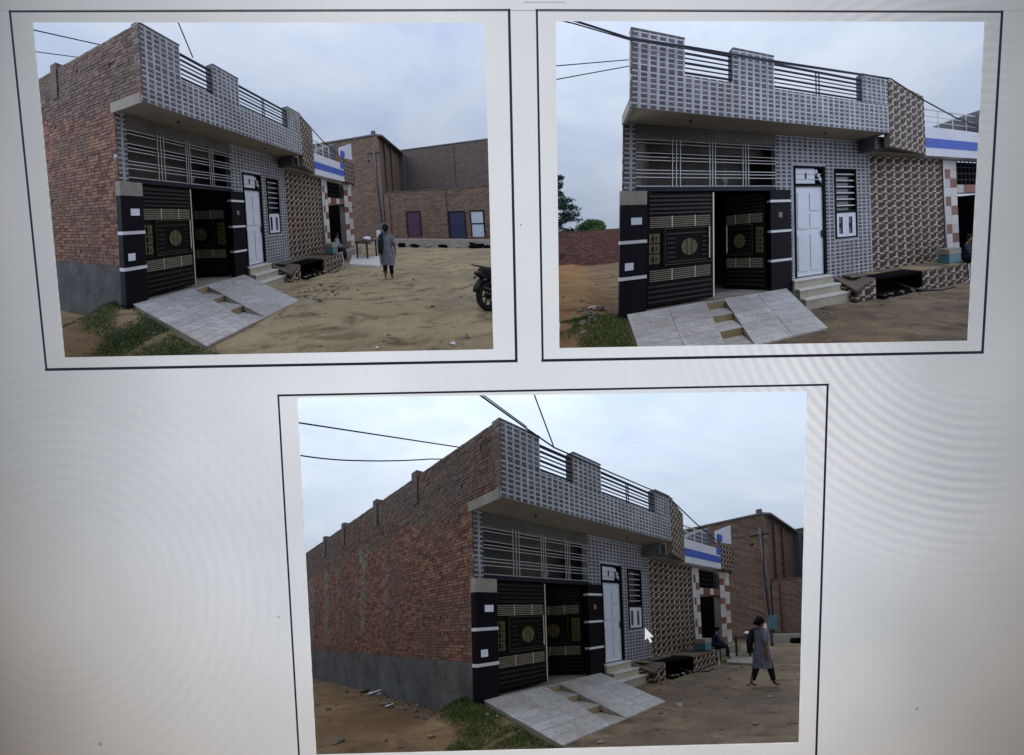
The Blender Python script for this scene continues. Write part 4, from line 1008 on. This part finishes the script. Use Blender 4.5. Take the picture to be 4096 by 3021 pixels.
    p.part("meter_box", MB().box(14.86, 14.98, -1.28, -.92, .35, 1.0), "turquoise")
    p.part("meter_box", MB().box(14.84, 14.93, -.86, -.62, .25, .62), "paper")
    p.part("cable", MB().tube([(14.93, -.9, 4.9), (14.9, -.86, 3), (14.9, -.95, 1.0)], .028, 6), "cable")
    for k, (v1, z1) in enumerate(((2.2, 5.2),)):
        mb = MB().tube([(15, -.75 + (v1 + .75) * f, 4.8 + (z1 - 4.8) * f - .5 * f * (1 - f)) for f in np.linspace(0, 1, 8)], .010, 5)
        p.part("overhead_wire", mb, "cable")
far_buildings(1, " and open lane"); far_buildings(3, " beyond the striding person")

solo(1, "cement_slab", (9.6, -1.4, -.4), MB().hexa([(8.3, -2.5, -.5), (11.1, -1.7, -.5), (11.1, -.4, -.5), (8.4, -1.25, -.5), (8.3, -2.5, -.33), (11.1, -1.7, -.33), (11.1, -.4, -.33), (8.4, -1.25, -.33)]), "marble_tread",
     "pale cement slab lying on the lane before the shop, beside the person in grey tunic", "slab")
solo(3, "cement_slab", (9.6, -1.4, -.4), MB().hexa([(8.3, -2.5, -.5), (11.1, -1.7, -.5), (11.1, -.4, -.5), (8.4, -1.25, -.5), (8.3, -2.5, -.33), (11.1, -1.7, -.33), (11.1, -.4, -.33), (8.4, -1.25, -.33)]), "concrete",
     "grey cement slab lying before the shop, behind the striding person", "slab")
def handcart(i, note):
    t = Thing(i, "wooden_table", (10.4, -1.3, -.35), "rough wooden table standing past the shop" + note, "table", "views of the rough table")
    t.part("top", MB().box(10.0, 11.6, -1.55, -.95, .30, .36), "bark")
    for u in (10.1, 11.5):
        for v in (-1.48, -1.02): t.part("leg", MB().bar((u, v, -.5), (u, v, .30), .03), "bark")
    t.part("sack", MB().ball((10.9, -1.25, .42), (.3, .2, .09), 10, 6, rough=.4), "paper", smooth=True)
handcart(1, " in the open lane"); handcart(3, " near the striding person")

# ------------------------------------------------------------------ trees and wall behind the squarely seen house
def tree(name, at, kind, label):
    i = 2; t = Thing(i, name, at, label, "tree"); u, v, z = at; rng = random.Random(11 if kind == 'c' else 5)
    if kind == 'c':
        H = 6.6; mb = MB().tube([(u, v, z), (u + .1, v, z + 3), (u + .02, v, z + H)], [.16, .11, .02], 8); leaves = MB(); tips = []
        for k in range(70):
            f = rng.uniform(.18, .98); a = rng.uniform(0, 2 * math.pi); ln = (1 - f) * 3.0 + .30
            p0 = np.array([u + .06, v, z + H * f]); d = np.array([math.cos(a), math.sin(a) * .9, rng.uniform(-.15, .25)])
            p1 = p0 + d * ln; mb.tube([p0, (p0 + p1) / 2 + (0, 0, .06), p1], [.03, .02, .008], 5)
            for q in range(110):
                g = rng.uniform(.25, 1.05); c = p0 + d * ln * g + np.array([rng.gauss(0, .10), rng.gauss(0, .10), rng.gauss(-.07, .09)]); tips.append(c)
        size = .085
    else:
        H = 3.0; mb = MB().tube([(u, v, z), (u, v, z + 1.7)], [.13, .09], 8); leaves = MB(); tips = []
        for k in range(16):
            a = rng.uniform(0, 6.28); e = rng.uniform(.1, 1.3); p1 = np.array([u + .85 * math.cos(a) * math.cos(e), v + .85 * math.sin(a) * math.cos(e), z + 2.2 + .75 * math.sin(e)])
            mb.tube([(u, v, z + 1.6), p1], [.04, .01], 5)
            for q in range(230):
                d = np.array([rng.gauss(0, 1), rng.gauss(0, 1), rng.gauss(0, 1)]); d /= np.linalg.norm(d); tips.append(p1 + d * .42 * rng.random() ** .4 * np.array([1, 1, .8]))
        size = .065
    for c in tips:
        a = np.array([rng.gauss(0, 1), rng.gauss(0, 1), rng.gauss(0, .6)]); a /= np.linalg.norm(a); b = np.cross(a, [rng.gauss(0, 1), rng.gauss(0, 1), rng.gauss(0, 1)]); b /= np.linalg.norm(b) + 1e-6
        s = size * rng.uniform(.7, 1.4); leaves.add([c - a * s * 1.5, c - b * s * .5, c + a * s * 1.5, c + b * s * .5], [(0, 1, 2, 3)])
    t.part("trunk", mb, "bark", smooth=True); t.part("crown", leaves, "conifer_leaf" if kind == 'c' else "bush_leaf", kind="stuff")
tree("evergreen_tree", (-1.75, 24.5, -.4), 'c', "tall dark evergreen tree rising behind the red brick boundary wall")
tree("round_tree", (.72, 24.2, -.4), 'r', "small rounded bright green tree behind the red brick boundary wall")
bw = Thing(2, "boundary_wall", (-.5, 22.5, -.4), "dark red brick boundary wall across the bare orange earth", "wall")
bw.part("wall", MB().hexa([(-1.8, 22.0, -.6), (4.5, 23.0, -.6), (4.5, 23.25, -.6), (-1.8, 22.25, -.6), (-1.8, 22.0, 1.88), (4.5, 23.0, 1.98), (4.5, 23.25, 1.98), (-1.8, 22.25, 1.88)]), "mortar")
wall_part = bw.o.children[0]; bcells = []; rng_ = random.Random(4)
wd = np.array([6.3, 1.0, 0]) / math.hypot(6.3, 1.0); wn_ = np.array([wd[1], -wd[0], 0])
for r_ in range(33):
    a_ = rng_.random() * .1
    while a_ < 6.3:
        l_ = .22 if rng_.random() < .8 else .115; c_ = np.array([-1.8, 22.0, -.42 + (r_ + .5) * .0695]) + wd * (a_ + l_ / 2) + wn_ * rng_.uniform(.0, .01)
        bcells.append((c_, wd * (l_ / 2 - .008), wn_ * .012, np.array([0, 0, .0285]), "red_brick")); a_ += l_
field(bw, wall_part, "brick", "brickwork", bcells, 300)
bw.part("coping", MB().hexa([(-1.8, 21.96, 1.881), (4.5, 22.96, 1.981), (4.5, 23.29, 1.981), (-1.8, 22.29, 1.881), (-1.8, 21.96, 1.95), (4.5, 22.96, 2.05), (4.5, 23.29, 2.05), (-1.8, 22.29, 1.95)]), "red_wall_brick")

# ------------------------------------------------------------------ cables
def cable(i, pts, r, label, sag=0):
    P = []
    for a, b in zip(pts[:-1], pts[1:]):
        for f in np.linspace(0, 1, 9)[:-1]: P.append(tuple(np.array(a) * (1 - f) + np.array(b) * f - np.array([0, 0, sag * 4 * f * (1 - f)])))
    P.append(pts[-1]); solo(i, "overhead_cable", pts[0], MB().tube(P, r, 6), "cable", label, "cable", smooth=True)
cable(2, [(-1.09, -1.0, 4.39), (-.83, -1.0, 4.42), (-.04, -1.0, 4.31), (.9, -1.0, 4.35), (2.59, -1.0, 4.39), (4.88, -1.0, 4.47), (5.74, -1.0, 4.50), (6.88, -1.0, 4.13), (8.18, -1.0, 3.80), (9.3, -1.0, 3.64), (11.5, -1.0, 3.5)], .017, "thick dark cable slung along the squarely seen parapet and down to the shop")
cable(2, [(-1.09, -1.03, 4.37), (-.83, -1.03, 4.36), (-.04, -1.03, 4.27), (.9, -1.03, 4.30), (2.59, -1.03, 4.345), (4.88, -1.03, 4.43)], .010, "thinner dark cable running just below the thick one along the parapet")
cable(2, [(-1.12, .5, 4.32), (-1.08, .5, 4.33), (.2, .5, 4.66)], .009, "upper thin wire reaching the parapet corner of the squarely seen house")
cable(2, [(-1.12, .5, 4.07), (-1.07, .5, 4.09), (.2, .5, 4.54)], .009, "lower thin wire reaching the parapet corner of the squarely seen house")
cable(1, [(-1.6, 2, 4.83), (-.48, 2, 5.08), (.87, 2, 5.38), (2.4, 2, 5.7)], .012, "upper wire meeting the short brick side wall top")
cable(1, [(-1.6, 2, 4.35), (-.45, 2, 4.67), (.37, 2, 4.89), (2.2, 2, 5.35)], .009, "lower wire meeting the short brick side wall top")
cable(1, [(.70, -.9, 5.17), (.84, -.9, 4.97), (1.2, -.88, 4.45)], .013, "single wire dropping steeply to the railing in the lane with the motorcycle")
cable(1, [(5.85, -.92, 4.42), (7.3, -.92, 4.02), (9.3, -.92, 3.66)], .018, "dark cable sloping past the brown tiled fascia in the lane with the motorcycle")
cable(3, [(-3.5, 2, 4.60), (-2.13, 2, 4.86), (.88, 2, 5.41), (3.55, 2, 6.0)], .013, "straight wire slanting to the top of the long brick side wall")
cable(3, [(-3.5, 2, 4.05), (-2.11, 2, 4.30), (-1.21, 2, 4.47), (.23, 2, 4.93), (3.55, 2, 5.95)], .012, "drooping wire below the straight one at the long brick side wall", .02)
cable(3, [(-.50, -.9, 4.78), (.51, -.9, 4.575), (1.2, -.9, 4.45), (3.0, -.92, 4.44), (5.8, -.95, 4.46)], .014, "dark cable lying along the parapet top of the long brick-walled house")
cable(3, [(-.45, -.9, 4.81), (.55, -.9, 4.60)], .009, "thin second cable beside the parapet cable of the long brick-walled house")
cable(3, [(.69, -.9, 5.36), (.77, -.9, 5.21), (1.23, -.88, 4.45)], .013, "single wire dropping steeply to the railing of the long brick-walled house")
cable(3, [(5.83, -.92, 4.42), (7.4, -.92, 4.02), (9.3, -.92, 3.66)], .018, "dark cable sloping past the brown tiled fascia behind the striding person")

# ------------------------------------------------------------------ grass, rubble, litter
def in_view(i, p, m=25): return inside(i, W(i, p), m)
def in_shell(i, p):
    w = W(i, p); x, y = to_px(w); s = SHELL[i]
    return w[1] > PAGE_D + .25 and s[0] + 3 < x < s[1] - 3 and s[2] < y < s[3] - 4
def grass(i, n, region, label):
    rng = random.Random(21 + i); mb = MB(); made = 0
    while made < n:
        u, v = rng.uniform(*region[0]), rng.uniform(*region[1])
        d = noise.noise(Vector((u * 1.6, v * 1.6, i * 3.0))) + .5 - max(0, -(u + region[2])) * 1.1
        made += 1
        if rng.random() > (d * 1.4 - .12) or (u > .04 and v < -.1) or u > .0 and v > -.14: continue
        z = gz(i, u, v) - .01
        if not in_shell(i, (u, v, z)): continue
        hh = rng.uniform(.015, .05) * (2.0 if rng.random() < .06 else 1); a = rng.uniform(0, 6.28); w = rng.uniform(.004, .009)
        dx, dy = math.cos(a), math.sin(a); lean = rng.uniform(.1, .6) * hh
        mb.add([(u - dy * w, v + dx * w, z), (u + dy * w, v - dx * w, z), (u + dx * lean * .5 + dy * w * .6, v + dy * lean * .5 - dx * w * .6, z + hh * .65), (u + dx * lean, v + dy * lean, z + hh)], [(0, 1, 2), (0, 2, 3)])
    solo(i, "grass", (-.4, -.6, -.4), mb, "grass_blade", label, "grass", kind="stuff")
grass(1, 90000, ((-1.7, .06), (-2.6, .6), .55), "short green grass beside the marble ramp")
grass(2, 40000, ((-1.2, .06), (-1.6, 1.6), .6), "short green grass by the gate pillar foot")
grass(3, 80000, ((-1.7, .06), (-2.6, .5), .45), "dark green grass beside the marble ramp")
def rubble(i, n, region, smax, label):
    rng = random.Random(31 + i); mb = MB()
    for k in range(n):
        u, v = rng.uniform(*region[0]), rng.uniform(*region[1]); 
        if u > .02 and v > -.3 and u < 9: continue
        if .05 < u < 3.3 and -2.05 < v < 0: continue
        if not in_shell(i, (u, v, -.4)): continue
        s = smax * rng.random() ** 2.2 + .008; mb.ball((u, v, gz(i, u, v) + s * .2), (s * rng.uniform(.8, 1.5), s, s * .6), 7, 5, rough=.8)
    solo(i, "rubble", (region[0][0], region[1][0], -.42), mb, "stone", label, "rubble", kind="stuff")
rubble(1, 260, ((-1.5, 9), (-6, .5)), .032, "scattered small stones on the lane")
rubble(2, 300, ((-1.6, 8), (-4, 6)), .045, "scattered small stones by the gate")
rubble(3, 420, ((-2.5, 8), (-4.6, 6)), .05, "scattered small stones on the brown earth")
rubble(1, 90, ((3.0, 5.0), (-2.6, -1.6)), .05, "loose stones at the foot of the ramp")
rubble(3, 80, ((-.7, -.05), (.4, 4.6)), .04, "broken brick bits along the long side wall")
rubble(2, 60, ((-.6, -.05), (-.2, 2.6)), .07, "broken brick bits by the pillar foot")
def litter(i, at, s, mat, label):
    u, v = at; mb = MB().ball((0, 0, 0), 1, 8, 5, rough=.9)
    mb.v = [(u + x * s, v + y * s * .8, gz(i, u, v) + .02 + z * s * .45) for x, y, z in mb.v]
    solo(i, "plastic_litter", (u, v, gz(i, u, v)), mb, mat, label, "litter", "bits of litter on the ground")
litter(3, (-.30, 4.45), .11, "gold", "yellow scrap of plastic lying near the long brick wall")
litter(3, (-.22, 4.05), .15, "paper", "crumpled white plastic bag lying near the long brick wall")
litter(3, (-.62, 2.09), .075, "paper", "small white scrap lying on brown earth before broken bricks")
litter(2, (-.30, 2.5), .085, "paper", "small white scrap on orange earth near the gate pillar")
litter(1, (1.15, -4.35), .026, "paper", "tiny white scrap on the lane in front of the ramp")
litter(1, (1.85, -5.3), .04, "paper", "crumpled white scrap on the lane near the motorcycle")
solo(1, "boulder", (-.1, -.35, -.35), MB().ball((-.12, -.36, -.30), (.17, .13, .13), 12, 8, rough=.5), "stone", "grey stone lump at the pillar foot beside the grass and ramp", "stone", smooth=True)
solo(3, "boulder", (-.1, -.35, -.35), MB().ball((-.12, -.36, -.30), (.17, .13, .13), 12, 8, rough=.5), "stone", "grey stone lump at the corner of the long brick-walled house", "stone", smooth=True)
